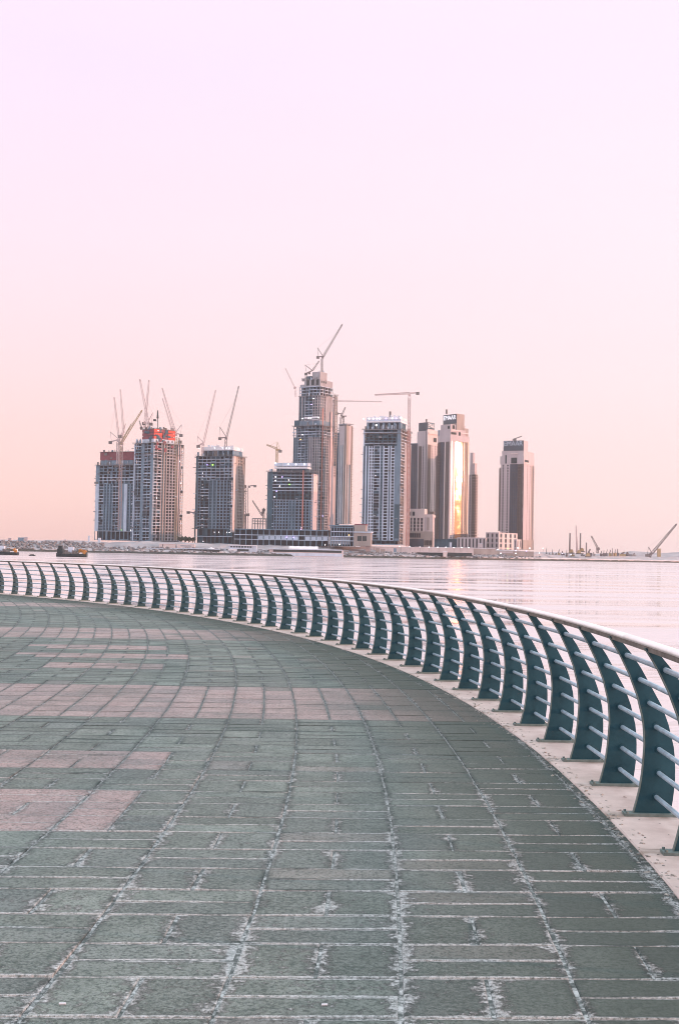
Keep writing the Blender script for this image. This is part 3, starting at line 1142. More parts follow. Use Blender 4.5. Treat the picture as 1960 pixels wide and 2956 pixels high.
# ---------------------------------------------------------------- tower kit
class Tower:
    def __init__(s, name, label, cat, xc, xl, xr, yb, Yc, ang, group=None):
        a = R_(ang)
        tc_, tl, tr = xt(xc, yb), xt(xl, yb), xt(xr, yb)
        Xc = tc_ * Yc
        s.W = (Xc - tl * Yc) / (math.cos(a) + tl * math.sin(a))
        s.D = (tr * Yc - Xc) / (math.sin(a) - tr * math.cos(a))
        s.Yc, s.xc = Yc, xc
        s.z0 = at(xc, yb, Yc).z
        s.o = Vector((Xc, Yc, 0))
        s.eL = Vector((-math.cos(a), math.sin(a), 0))
        s.eR = Vector((math.sin(a), math.cos(a), 0))
        s.root = empty(name, (Xc, Yc, s.z0), label, cat, group)
        s.parts = {}
        s.ctx = None
        s.cnt = 0
        s.yb = yb

    def z(s, y):
        """height of image row y on this tower's corner"""
        return at(s.xc + (s.yb - y) * .0195, y, s.Yc).z

    def uL(s, px):
        t = xt(px, s.yb)
        # solve o + u*eL on direction t
        return (s.o.x - t * s.o.y) / (t * s.eL.y - s.eL.x)

    def uR(s, px):
        t = xt(px, s.yb)
        return (t * s.o.y - s.o.x) / (s.eR.x - t * s.eR.y)

    def P(s, l, r, z):
        return s.o + s.eL * l + s.eR * r + Vector((0, 0, z))

    def mb(s, name, m):
        if s.ctx:
            k = s.ctx
        elif name in ('transom',):
            k = (name, 0)
        else:
            s.cnt += 1
            k = (name, s.cnt)
        if k not in s.parts:
            s.parts[k] = MB()
        return s.parts[k].use(m)

    def begin(s, name):
        s.cnt += 1
        s.ctx = (name, s.cnt)

    def end(s):
        s.ctx = None

    def box(s, name, m, l0, l1, r0, r1, z0, z1):
        P = s.P
        # order so that faces point outward (eL x eR is downward)
        s.mb(name, m).quadbox([P(l1, r0, z0), P(l0, r0, z0), P(l0, r1, z0), P(l1, r1, z0), P(l1, r0, z1), P(l0, r0, z1), P(l0, r1, z1), P(l1, r1, z1)])

    def fb(s, name, m, face, u0, u1, d0, d1, z0, z1, off=0.0):
        """box on a face: u along it, d outward. off: setback of that face"""
        if face == 'L':
            s.box(name, m, u0, u1, off - d1, off - d0, z0, z1)
        else:
            s.box(name, m, off - d1, off - d0, u0, u1, z0, z1)

    def face(s, face, u0, u1, z0, z1, kind, off=0.0, fh=3.7, m=None, seed=0):
        rg = random.Random(int(u0 * 37 + z0 * 11) + seed)
        if u1 < u0:
            u0, u1 = u1, u0
        w = u1 - u0
        nf = max(1, round((z1 - z0) / fh))
        h = (z1 - z0) / nf
        fb = s.fb
        s.begin({'frame': 'open_floor_bay', 'grid': 'gridded_bay', 'fins': 'finned_bay', 'solid': 'wall_panel', 'glass': 'curtain_wall', 'balcony': 'balcony_stack'}.get(kind, 'window_wall'))
        if kind == 'frame':
            m = m or 'conc'
            nb = max(1, round(w / 6.0))
            for i in range(nf + 1):
                e = rg.uniform(-.05, .5)
                fb('floor_slab', 'conc_l' if rg.random() < .6 else m, face, u0 + .02, u1 - .02, -2.6, .15 + e, z0 + i * h - .32, z0 + i * h + .28, off)
            for j in range(nb + 1):
                uc = u0 + w * j / nb
                a = max(u0, uc - .5)
                b = min(u1, uc + .5)
                fb('column', m, face, a, b, -.9, .02, z0, z1, off)
            for i in range(nf):
                for j in range(nb):
                    q = rg.random()
                    a, b = u0 + w * j / nb + .5, u0 + w * (j + 1) / nb - .5
                    if b - a < .6:
                        continue
                    za, zb = z0 + i * h + .28, z0 + (i + 1) * h - .32
                    if q > .93:
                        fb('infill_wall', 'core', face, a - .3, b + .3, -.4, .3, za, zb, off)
                    elif q < .28:
                        k = rg.uniform(.3, .7)
                        fb('infill_wall', m, face, a, a + (b - a) * k, -1.6, -1.3, za, zb, off)
                    elif q < .40:
                        fb('infill_wall', 'conc_d', face, a, b, -1.5, -1.2, za, zb, off)
                    elif q < .60:
                        fb('parapet', m, face, a, b, -.2, -.05, za, za + 1.0, off)
        elif kind == 'grid':
            m = m or 'conc_l'
            nb = max(1, round(w / 4.2))
            for j in range(nb + 1):
                uc = u0 + w * j / nb
                fb('pier', m, face, max(u0, uc - .65), min(u1, uc + .65), -1.0, .1, z0, z1, off)
            for i in range(nf):
                fb('spandrel', m, face, u0 + .01, u1 - .01, -.9, .02 + (.25 if rg.random() < .3 else 0), z0 + i * h - .2, z0 + i * h + rg.uniform(.7, 1.1), off)
        elif kind == 'fins':
            m = m or 'conc_l'
            nb = max(1, round(w / 4.4))
            for j in range(nb + 1):
                uc = u0 + w * j / nb
                fb('pier', m, face, max(u0, uc - .85), min(u1, uc + .85), -1.0, .35, z0, z1, off)
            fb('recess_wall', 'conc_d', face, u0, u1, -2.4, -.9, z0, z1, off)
            for i in range(nf):
                fb('spandrel', 'conc', face, u0 + .01, u1 - .01, -.9, -.25, z0 + i * h, z0 + i * h + .7, off)
        elif kind == 'solid':
            m = m or 'conc'
            for i in range(nf):
                fb('wall_panel', m, face, u0, u1, -2.2, .12 + rg.uniform(0, .08), z0 + i * h, z0 + (i + 1) * h - .08, off)
            fb('wall_back', m, face, u0 + .1, u1 - .1, -2.1, .0, z0, z1, off)
        elif kind == 'glass':
            m = m or 'glass'
            fb('curtain_wall', m, face, u0, u1, -2.4, .0, z0, z1, off)
            for i in range(nf + 1):
                fb('transom', 'glass_b', face, u0, u1, .0, .18, z0 + i * h - .35, z0 + i * h, off)
            nb = max(1, round(w / 3.0))
            for j in range(nb + 1):
                uc = u0 + w * j / nb
                fb('mullion', 'glass_b', face, max(u0, uc - .12), min(u1, uc + .12), .0, .3, z0, z1, off)
        elif kind == 'balcony':
            m = m or 'render'
            fb('recess_wall', 'glass_b', face, u0, u1, -2.2, -.6, z0, z1, off)
            for i in range(nf):
                fb('balcony', m, face, u0 + .1, u1 - .1, -.6, 1.5, z0 + i * h, z0 + i * h + .3, off)
                fb('balcony', m, face, u0 + .1, u1 - .1, 1.25, 1.5, z0 + i * h + .3, z0 + i * h + 1.25, off)
        elif kind.startswith('punch'):
            nb = int(kind[5:])
            m = m or 'render'
            ww = min(2.3, w / nb * .55)
            wh = 2.2
            cw = w / nb
            for j in range(nb):
                a = u0 + j * cw
                fb('wall', m, face, a, a + (cw - ww) / 2, -2.2, .1, z0, z1, off)
                fb('wall', m, face, a + (cw + ww) / 2, a + cw, -2.2, .1, z0, z1, off)
                for i in range(nf):
                    za = z0 + i * h
                    fb('wall', m, face, a + (cw - ww) / 2, a + (cw + ww) / 2, -2.2, .09, za - (.0 if i else 0), za + (h - wh) / 2, off)
                    fb('wall', m, face, a + (cw - ww) / 2, a + (cw + ww) / 2, -2.2, .09, za + (h + wh) / 2, za + h, off)
                    s.win(face, a + (cw - ww) / 2, a + (cw + ww) / 2, za + (h - wh) / 2, za + (h + wh) / 2, off)
        s.end()

    def win(s, face, u0, u1, z0, z1, off, m='pane'):
        if not hasattr(s, 'wins'):
            s.wins = []
        s.wins.append((face, u0, u1, z0, z1, off, m))

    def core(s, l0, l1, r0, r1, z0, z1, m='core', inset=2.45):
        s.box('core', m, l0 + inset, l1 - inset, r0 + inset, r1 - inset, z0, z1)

    def light(s, px, y, m='lightw', sz=.9, proud=1.2):
        face = 'L' if px < s.xc else 'R'
        b = px - (s.yb - y) * .0195
        u = s.uL(b) if face == 'L' else s.uR(b)
        z = s.z(y)
        mbx = MB()
        if face == 'L':
            c = s.P(u, -proud, z)
        else:
            c = s.P(-proud, u, z)
        mbx.tube([c + Vector((0, -.2, 0)), c + Vector((0, .2, 0))], sz * .5, 8)
        mbx.box(-.08, .08, -.08, .08, -sz * .5 - .5, -sz * .4, Matrix.Translation(c))
        mbx.build('work_light', M[m], s.root)

    def done(s):
        for (nm, m), mbx in s.parts.items():
            mbx.build(nm, None, s.root)
        for (face, u0, u1, z0, z1, off, m) in getattr(s, 'wins', []):
            key = (round(u1 - u0, 2), round(z1 - z0, 2), face, m)
            if key not in WIN:
                t_ = MB()
                e = s.eL if face == 'L' else s.eR
                nrm = -s.eR if face == 'L' else -s.eL
                a, b, k = e * ((u1 - u0) / 2), Vector((0, 0, (z1 - z0) / 2)), nrm * .1
                t_.quadbox([-a - b - k, a - b - k, a - b + k, -a - b + k, -a + b - k, a + b - k, a + b + k, -a + b + k])
                o = t_.build('window', M[m])
                col.objects.unlink(o)
                WIN[key] = o.data
            o = bpy.data.objects.new('window', WIN[key])
            col.objects.link(o)
            um = (u0 + u1) / 2
            c = s.P(um, off + .35, (z0 + z1) / 2) if face == 'L' else s.P(off + .35, um, (z0 + z1) / 2)
            o.parent = s.root
            o.location = c - s.root.location
        WIN.clear()


WIN = {}


def roof_clutter(T, l0, l1, r0, r1, z, n, seed, m='scaf'):
    rg = random.Random(seed)
    for i in range(n):
        l, r = rg.uniform(l0, l1), rg.uniform(r0, r1)
        a, b, h = rg.uniform(.6, 2.5), rg.uniform(.6, 2.5), rg.uniform(.8, 3.2)
        T.box('roof_plant', m if rg.random() < .6 else 'conc_l', l, min(l1, l + a), r, min(r1, r + b), z, z + h)


def scaffold(T, l0, l1, r0, r1, z, w=1.8, rail=True, m='scaf'):
    """projecting working deck with guard posts round the two visible faces"""
    T.begin('work_deck')
    T.box('work_deck', m, l0 - w, l1 + w, r0 - w, r0 - .3, z, z + .4)
    T.box('work_deck', m, l0 - w, l0 - .3, r0 - .3, r1 + w, z, z + .4)
    if rail:
        u = l0 - w
        while u < l1 + w:
            T.box('guard_post', m, u, u + .18, r0 - w, r0 - w + .18, z + .4, z + 1.9)
            u += 2.4
        u = r0 - w
        while u < r1 + w:
            T.box('guard_post', m, l0 - w, l0 - w + .18, u, u + .18, z + .4, z + 1.9)
            u += 2.4
        T.box('guard_rail', m, l0 - w, l1 + w, r0 - w, r0 - w + .12, z + 1.7, z + 1.86)
        T.box('guard_rail', m, l0 - w, l0 - w + .12, r0 - w, r1 + w, z + 1.7, z + 1.86)
    T.end()


def fringe(T, n, z0, z1, seed, L=True, Rr=True):
    """short loading platforms and brackets sticking out of the shell"""
    rg = random.Random(seed)
    for i in range(n):
        z = rg.uniform(z0, z1)
        d = rg.uniform(1.2, 3.4)
        if rg.random() < .5:
            u = rg.choice([T.W - rg.uniform(0, 2), rg.uniform(0, T.W)])
            T.box('loading_platform', rg.choice(['scaf', 'conc_l', 'conc_m']), u, u + rg.uniform(1.5, 3.5), -d, -.2, z, z + rg.uniform(.3, 1.0))
        elif rg.random() < .5:
            u = rg.uniform(0, T.D)
            T.box('loading_platform', rg.choice(['scaf', 'conc_l', 'conc_m']), -d, -.2, u, u + rg.uniform(1.5, 3.5), z, z + rg.uniform(.3, 1.0))
        else:
            T.box('loading_platform', 'scaf', T.W, T.W + d, rg.uniform(0, 3), rg.uniform(4, 6), z, z + rg.uniform(.3, .8))


def starters(T, l0, l1, r0, r1, z, n, seed, h=5.0, m='conc'):
    """unfinished columns, props and stubs of wall standing up from the top slab"""
    rg = random.Random(seed)
    for i in range(n):
        l, r = rg.uniform(l0, l1 - 1), rg.uniform(r0, r1 - 1)
        if rg.random() < .5:
            r = r0 + .2
        a = rg.choice([.35, .5, .9, 2.2])
        T.box('column_stub', rg.choice([m, 'scaf', 'conc_l']), l, l + a, r, r + rg.choice([.4, .8]), z, z + rg.uniform(.4, 1) * h)


def net(T, face, u0, u1, z0, z1, m, seed, off=0.0, n=9):
    """torn strips of screen hung in front of a face"""
    rg = random.Random(seed)
    for i in range(n):
        u = rg.uniform(u0, u1 - 3)
        z = rg.uniform(z0, z1 - 2)
        T.fb('safety_screen', m, face, u, u + rg.uniform(2, 6), .5, .7, z, min(z1, z + rg.uniform(1.5, 5)), off)


def c1(x, y):
    return 240 + x / 4.222, 1060 + y / 4.222


def c2(x, y):
    return 520 + x / 4.379, 1080 + y / 4.379


def c3(x, y):
    return 740 + x / 3.378, 920 + y / 3.378


def c4(x, y):
    return 1000 + x / 4.55, 1100 + y / 4.55


def c5(x, y):
    return 1150 + x / 4.728, 1120 + y / 4.728


def c6(x, y):
    return 1360 + x / 2.613, 1220 + y / 2.613


def strips(T, face, cf, lst, y0, y1, kinds_off=0.0, fh=3.7, w0=None):
    """lst of (x0, x1, kind, material) in crop coordinates taken at the foot"""
    for it in lst:
        x0, x1, kd = it[:3]
        mm = it[3] if len(it) > 3 else None
        a, b = cf(x0, 0)[0], cf(x1, 0)[0]
        if face == 'L':
            ua, ub = T.uL(b), T.uL(a)
        else:
            ua, ub = T.uR(a), T.uR(b)
        T.face(face, max(ua, 0.0), ub, T.z(cf(0, y0)[1]), T.z(cf(0, y1)[1]), kd, kinds_off, fh, mm)


# ---------------------------------------------------------------- tower 1: lower left, red screen on top
G1 = 'concrete tower shells under construction'
G2 = 'finished cream residential towers'
T = Tower('unfinished_tower', 'bluish concrete tower shell with dull red screen, leftmost on the skyline', 'tower',
          c1(600, 0)[0], c1(140, 0)[0], c1(640, 0)[0], 1561, 1580, 24, G1)
zt, zb = T.z(c1(0, 1190)[1]), T.z0
T.core(0, T.W, 0, T.D, zb, zt)
strips(T, 'L', c1, [(140, 180, 'solid', 'conc_l'), (180, 240, 'frame'), (240, 350, 'fins', 'conc'), (350, 425, 'frame'), (425, 490, 'solid'), (490, 525, 'solid', 'conc_l'), (525, 600, 'fins', 'conc')], 2000, 1420)
strips(T, 'L', c1, [(140, 180, 'solid', 'conc'), (180, 600, 'frame')], 1420, 1190)
strips(T, 'L', c1, [(140, 600, 'frame')], 2110, 2000, fh=12)
T.face('R', 0, T.D, zb, zt, 'frame')
scaffold(T, 0, T.W, 0, T.D, zt)
z1_, z2_ = T.z(c1(0, 1130)[1]), T.z(c1(0, 1030)[1])
T.box('upper_wall', 'conc', .6, T.W - 6, 1, T.D - 1, zt, z1_)
T.box('formwork_screen', 'maroon', .2, T.W - 5.4, .5, T.D - .5, z1_, z2_)
T.box('work_deck', 'scaf', -.6, T.W - 4.6, -.6, T.D, z2_, z2_ + .5)
fringe(T, 26, T.z0 + 15, zt, 50)
starters(T, 0, T.W, 0, T.D, zt, 26, 5, 7)
starters(T, 2, T.W - 8, 1, T.D * .6, z2_ + .5, 12, 6, 3)
net(T, 'L', T.W * .3, T.W, zt - 25, z2_, 'scaf', 7, n=8)
T.light(*c1(445, 1400))
T.light(*c1(475, 1985), 'lightg', .7)
T.light(*c1(592, 1985))
T.done()

# ---------------------------------------------------------------- tower 2: taller, bright red formwork
T = Tower('unfinished_tower', 'tall concrete tower shell with bright red formwork around its roof', 'tower',
          c1(835, 0)[0], c1(600, 0)[0], c1(1215, 0)[0], 1563, 1540, 44, G1)
zt, zb = T.z(c1(0, 920)[1]), T.z0
T.core(0, T.W, 0, T.D, zb, zt)
strips(T, 'L', c1, [(600, 612, 'solid', 'conc_l'), (612, 690, 'frame', 'conc'), (690, 720, 'solid', 'conc'), (720, 805, 'frame'), (805, 835, 'solid', 'conc')], 2115, 915)
strips(T, 'R', c1, [(835, 935, 'frame', 'conc_m'), (935, 1000, 'fins', 'taupe'), (1000, 1112, 'grid', 'conc_m'), (1112, 1168, 'fins', 'render'), (1168, 1205, 'frame', 'taupe')], 2115, 915)
scaffold(T, 0, T.W, 0, T.D * .92, zt)
scaffold(T, 0, T.W, 0, T.D * .92, T.z(c1(0, 1050)[1]), 1.2, False)
za, zc, zd = T.z(c1(0, 915)[1]), T.z(c1(0, 868)[1]), T.z(c1(0, 745)[1])
lmx, rmx = T.uL(c1(692, 0)[0]), T.uR(c1(1085, 0)[0])
T.box('upper_wall', 'conc_l', .4, lmx, .4, rmx, za, zc)
for q in range(5):
    rr = .4 + (rmx - 1) * (q + .5) / 5
    T.fb('doorway', 'dark', 'R', rr, rr + 1.6, .0, .1, za + 1, zc - 1, .4)
T.box('formwork_core', 'conc_d', 1, lmx - 1, 1, rmx - 1, zc, zd - 1)
for q in range(3):
    za_ = zc + (zd - zc) * q / 3
    zb_ = za_ + (zd - zc) / 3 - .8
    T.fb('formwork_panel', 'maroon', 'L', .6, lmx, -.4, .0, za_, zb_)  # left side of the red formwork, its shade put into the colour
    T.fb('formwork_panel', 'red', 'R', .2, rmx * .40, -.5, .25, za_, zb_)
    T.fb('formwork_panel', 'maroon', 'R', rmx * .42, rmx * .68, -.7, -.2, za_, zb_)
    T.fb('formwork_panel', 'red', 'R', rmx * .70, rmx * 1.03, -.5, .3, za_, zb_)
T.box('work_deck', 'scaf', -.4, lmx + .6, -.4, rmx + .5, zd - .6, zd)
starters(T, 0, T.W, 0, T.D, zt, 30, 15, 7)
starters(T, 1, lmx, .5, rmx, zd, 18, 16, 3.5)
net(T, 'R', 1, T.D * .9, zt - 12, zt + 6, 'maroon', 8, n=8)
net(T, 'R', 1, rmx, za, zd + 1, 'conc_d', 9, .2, n=9)
net(T, 'L', 1, lmx, za, zd, 'conc_d', 19, .2, n=6)
roof_clutter(T, 1, lmx, 1, rmx, zd, 16, 4)
fringe(T, 30, T.z0 + 15, zt, 51)
for x, y in ((905, 770), (1170, 1120), (890, 1590), (1180, 1390)):
    T.light(*c1(x, y), 'lightw', .8)
T.done()

# ---------------------------------------------------------------- tower 3: white crown
T = Tower('unfinished_tower', 'dark blue-green concrete shell with white lit roof rim, between two pale tower cranes', 'tower',
          c2(655, 0)[0], c2(182, 0)[0], c2(800, 0)[0], 1571, 1570, 21, G1)
zt = T.z(c2(0, 1035)[1])
T.core(0, T.W, 0, T.D, T.z0, zt)
strips(T, 'L', c2, [(182, 205, 'solid', 'conc_d'), (205, 655, 'frame', 'conc')], 1340, 1035)
strips(T, 'L', c2, [(182, 205, 'solid', 'conc_d'), (205, 245, 'grid', 'conc'), (245, 350, 'frame', 'conc_d'), (350, 450, 'fins', 'conc'), (450, 620, 'grid', 'conc'), (620, 655, 'frame', 'conc_d')], 1960, 1340)
strips(T, 'L', c2, [(182, 655, 'frame', 'conc_d')], 2150, 1960, fh=8)
strips(T, 'R', c2, [(655, 682, 'solid', 'render2'), (682, 715, 'solid', 'taupe'), (715, 768, 'grid', 'taupe'), (768, 800, 'fins', 'taupe')], 2000, 1035)
scaffold(T, 0, T.W, 0, T.D, zt)
ze, zf = T.z(c2(0, 962)[1]), T.z(c2(0, 915)[1])
l1_ = T.uL(c2(258, 0)[0])
for q in range(7):
    u = .6 + (l1_ - 2) * q / 6
    T.box('roof_column', 'conc', u, u + 1.4, .5, T.D * .8, zt, ze)
T.box('roof_core', 'conc_d', 5, l1_ - 5, 3, T.D * .7, zt, ze)
T.box('roof_rim', 'white', 0, l1_, -.5, T.D * .85, ze, zf)
roof_clutter(T, 2, l1_ - 4, 1, T.D * .6, zf, 34, 9, 'white')
fringe(T, 30, T.z0 + 15, zt, 52)
starters(T, 0, T.W, 0, T.D, zt, 34, 25, 7)
for x, y in ((440, 930), (540, 930), (590, 935), (625, 935), (735, 940), (245, 930), (290, 1250), (440, 2000), (497, 2000), (597, 2000), (630, 2000), (300, 2118)):
    T.light(*c2(x, y), 'lightw', .9)
for x, y in ((348, 1145),):
    T.light(*c2(x, y), 'lightv', 1.1)
T.light(*c2(417, 1145), 'lightg', 2.0)
for q in (0, 1, 3, 4, 7, 8, 12, 14, 15, 17, 18):
    T.light(*c2(287, 1290 + q * 36), 'lightw', .42)
T.done()

# ---------------------------------------------------------------- tower 4: short dark one
T = Tower('unfinished_tower', 'short dark concrete shell with white sheeting on its roof, in front of the tallest tower', 'tower',
          c3(545, 0)[0], c3(100, 0)[0], c3(588, 0)[0], 1531, 1560, 14, G1)
zt = T.z(c3(0, 1495)[1])
T.core(0, T.W, 0, T.D, T.z0, zt)
strips(T, 'L', c3, [(100, 150, 'solid', 'conc_d'), (150, 545, 'frame', 'conc_d')], 1770, 1495)
strips(T, 'L', c3, [(100, 150, 'solid', 'conc_d'), (150, 165, 'frame', 'conc_d'), (165, 310, 'grid', 'conc'), (310, 375, 'fins', 'conc'), (375, 545, 'grid', 'conc')], 2060, 1770)
T.face('R', 0, T.D, T.z0, zt - 2, 'solid', 0, 7, 'render')
T.fb('wall_panel', 'render2', 'R', .5, T.D - .5, .2, .5, zt - 24, zt - 3)
scaffold(T, 0, T.W, 0, T.D, zt)
ze, zf = T.z(c3(0, 1462)[1]), T.z(c3(0, 1405)[1])
la, lb = T.uL(c3(490, 0)[0]), T.uL(c3(165, 0)[0])
T.box('roof_core', 'conc_d', la + 2, lb - 2, 3, 14, zt, ze)
T.box('roof_sheeting', 'white', la, lb, 0, 15, ze, ze + 2.2)
T.box('roof_sheeting', 'conc_l', la, lb, .6, 14, ze + 3.2, zf)
for q in range(9):
    u = la + (lb - la) * q / 8 - .1
    T.box('roof_post', 'white', u, u + .5, .2, .7, ze + 2.2, zf)
T.box('hoist_track', 'crane_r', T.uL(c3(455, 0)[0]), T.uL(c3(455, 0)[0]) + 1.1, -2.6, -1.2, T.z0, T.z(c3(0, 1480)[1]))
fringe(T, 26, T.z0 + 15, zt, 53)
starters(T, 0, T.W, 0, T.D, zt, 22, 26, 5)
for x, y, m_ in ((190, 1410, 'lightw'), (255, 1545, 'lightv'), (190, 1545, 'lightw'), (190, 1580, 'lightw'), (318, 1575, 'lightw'), (325, 1617, 'lightg'), (200, 1685, 'lightv'), (180, 1742, 'lightw'), (230, 1635, 'lightw'), (458, 1705, 'lightv'), (445, 2040, 'lightw'), (440, 2055, 'lightv'), (315, 1420, 'lightw'), (388, 1420, 'lightw'), (470, 1420, 'lightw')):
    T.light(*c3(x, y), m_, 1.3)
T.done()

# ---------------------------------------------------------------- tower 5: tallest, tiered
T = Tower('unfinished_tower', 'tallest tiered concrete tower with a luffing crane on its summit', 'tower',
          c3(600, 0)[0], c3(345, 0)[0], c3(735, 0)[0], 1533, 1760, 34, G1)
zl, zu = T.z(c3(0, 1040)[1]), T.z(c3(0, 745)[1])
T.core(0, T.W, 0, T.D, T.z0, zl, 'conc_d')
strips(T, 'L', c3, [(345, 390, 'fins', 'conc'), (390, 420, 'frame', 'conc'), (420, 460, 'frame', 'conc'), (460, 490, 'grid', 'conc'), (490, 530, 'fins', 'conc_m'), (530, 600, 'grid', 'conc_m')], 2075, 1150)
strips(T, 'R', c3, [(600, 650, 'frame', 'conc_m'), (650, 690, 'grid', 'conc_m'), (690, 735, 'fins', 'crane_w')], 2075, 1150)
strips(T, 'L', c3, [(345, 600, 'frame', 'conc')], 1150, 1040)
strips(T, 'R', c3, [(600, 735, 'frame', 'conc_m')], 1150, 1040)
scaffold(T, 0, T.W, 0, T.D, zl)
zz = T.z(c3(0, 990)[1])
zw = T.z(c3(0, 950)[1])
s5 = 3.0
T.box('setback_wall', 'conc', 1.5, T.W - 3, 1.5, T.D, zl, zz)
T.box('scaffold_cladding', 'white', 3, T.W * .62, .4, 1.6, zz + 1, zw - 4)
T.box('scaffold_cladding', 'white', 3, T.W * .62, .6, 1.4, zw - 2.5, zw)
T.box('setback_wall', 'conc_d', T.W * .8, T.W - .2, .8, T.D * .6, zl, zz + 1.5)
# upper tier
l0, l1, r0, r1 = 1.5, T.W - T.W * .16, 1.5, T.D - 1.5
T.core(l0, l1, r0, r1, zl, zu, 'conc_d', 2.3)
def upper(f, a, b, z0, z1, k, m_, off=1.5):
    T.face(f, a, b, z0, z1, k, off, 3.7, m_)
upper('L', l0, l0 + (l1 - l0) * .35, zz, zu, 'grid', 'conc_m')
upper('L', l0 + (l1 - l0) * .35, l0 + (l1 - l0) * .7, zz, zu, 'frame', 'conc')
upper('L', l0 + (l1 - l0) * .7, l1, zz, zu, 'fins', 'conc_m')
upper('R', r0, r0 + (r1 - r0) * .45, zz, zu, 'grid', 'conc_m')
upper('R', r0 + (r1 - r0) * .45, r1, zz, zu, 'solid', 'conc_m')
zk, zn = T.z(c3(0, 655)[1]), T.z(c3(0, 590)[1])
T.core(l0, l1, r0, r1, zu, zk, 'core', 2.2)
T.face('L', l0, l1, zu, zk, 'frame', 1.5, 3.7, 'conc')
T.face('R', r0, r1, zu, zk, 'frame', 1.5, 3.7, 'conc_m')
scaffold(T, l0, l1, r0, r1, zu, 1.0, False)
T.box('summit_block', 'conc_m', l0 + .5, l1 * .78, r0 + .5, r1 - .3, zk, zn)
for q in range(3):
    T.fb('opening', 'dark', 'R', r0 + 2 + q * 5, r0 + 5 + q * 5, -.1, .14, zk + 5, zk + 8, l0 + .5)
    T.fb('opening', 'dark', 'L', l0 + 3 + q * 8, l0 + 8 + q * 8, -.1, .14, zk + 2, zk + 10, r0 + .5)
T.box('summit_block', 'conc_m', l1 * .8, l1 - .5, r0 + 1, r0 + 10, zk, T.z(c3(0, 628)[1]))
zq = T.z(c3(0, 512)[1])
T.box('summit_core', 'conc_m', l0 + 2, l0 + (l1 - l0) * .42, r0 + 1.5, r1 * .62, zn, zq)
T.box('summit_core', 'conc_d', l0 + (l1 - l0) * .5, l0 + (l1 - l0) * .75, r0 + 3, r1 * .5, zn, zn + (zq - zn) * .55)
roof_clutter(T, l0 + 1, l1 * .75, r0 + 1, r1 * .6, zn, 14, 12)
roof_clutter(T, l0 + 2, l0 + (l1 - l0) * .4, r0 + 1.5, r1 * .5, zq, 10, 13, 'white')
T.fb('hoist_track', 'crane_r', 'R', 4.0, 5.1, 1.0, 2.0, T.z0, T.z(c3(0, 870)[1]))
T.fb('hoist_track', 'crane_w', 'R', T.D * .74, T.D * .84, .5, 1.0, T.z0 + 20, T.z(c3(0, 890)[1]))
fringe(T, 40, T.z0 + 15, zl, 54)
starters(T, l0, l1, r0, r1, zn, 24, 27, 5, 'conc_m')
starters(T, 0, T.W, 0, T.D, zl, 24, 28, 7, 'conc_m')
starters(T, l0 - 1, l1, r0 - 1, r1, zu, 16, 29, 5)
for x, y, m_ in ((562, 775, 'lightw'), (543, 832, 'lightv'), (455, 1125, 'lightw'), (436, 1170, 'lighto'), (622, 1920, 'lightw'), (640, 1922, 'lightv'), (455, 965, 'lightw'), (515, 965, 'lightw'), (535, 965, 'lightw'), (600, 970, 'lightw')):
    T.light(*c3(x, y), m_, 1.3)
T.done()
# right wing of the tallest tower, standing behind it
T = Tower('unfinished_tower', 'slim brown concrete wing tight behind the tallest tower, its right side stepped', 'tower',
          c3(742, 0)[0], c3(725, 0)[0], c3(768, 0)[0], 1530, 1800, 40, G1)
zt = T.z(c3(0, 745)[1])
T.core(0, T.W, 0, T.D, T.z0, zt, 'conc_d', 1.5)
T.face('L', 0, T.W, T.z0, zt, 'grid', 0, 3.7, 'conc_m')
T.face('R', 0, T.D, T.z0 + 0, zt, 'grid', 0, 3.7, 'taupe')
scaffold(T, 0, T.W, 0, T.D, zt, 1.0, True)
T.done()
T = Tower('concrete_annex', 'low pale stair shaft with small windows between the tallest tower and the striped tower', 'building',
          c3(735, 0)[0], c3(722, 0)[0], c3(762, 0)[0], 1525, 1700, 40)
zt = T.z(c3(0, 1440)[1])
T.core(0, T.W, 0, T.D, T.z0, zt, 'conc_d', 1.5)
T.face('L', 0, T.W, T.z0, zt, 'solid', 0, 7, 'render')
T.face('R', 0, T.D, T.z0, zt - 14, 'solid', 0, 7, 'render')
T.face('R', 0, T.D, zt - 14, zt, 'punch3', 0, 3.7, 'render')
T.done()

# ---------------------------------------------------------------- tower 6: striped, behind
T = Tower('unfinished_tower', 'slender tower with tall white vertical stripes, right behind the tallest tower', 'tower',
          c3(862, 0)[0], c3(765, 0)[0], c3(925, 0)[0], 1513, 1880, 40, G1)
zt = T.z(c3(0, 1020)[1])
T.core(0, T.W, 0, T.D, T.z0, zt, 'conc_d')
strips(T, 'L', c3, [(765, 795, 'fins', 'conc_m'), (795, 835, 'fins', 'white'), (835, 862, 'solid', 'taupe')], 2000, 1230)
strips(T, 'L', c3, [(765, 795, 'grid', 'conc_m'), (795, 845, 'solid', 'render'), (845, 862, 'grid', 'taupe')], 1230, 1040)
strips(T, 'R', c3, [(862, 885, 'fins', 'render2'), (885, 908, 'fins', 'white'), (908, 925, 'balcony', 'taupe')], 2000, 1420)
strips(T, 'R', c3, [(862, 885, 'solid', 'taupe'), (885, 908, 'solid', 'render'), (908, 925, 'balcony', 'taupe')], 1420, 1040)
T.box('roof_slab', 'conc_m', -.8, T.W * .8, -.8, T.D * .5, zt - 2, zt - 1)
T.box('roof_slab', 'conc_m', -.8, T.W * .5, T.D * .4, T.D + .8, zt - 1, zt)
for q in range(4):
    T.box('roof_column', 'conc_m', T.W * .2 * q, T.W * .2 * q + .8, .2, 1.0, zt - 8, zt - 2)
T.done()
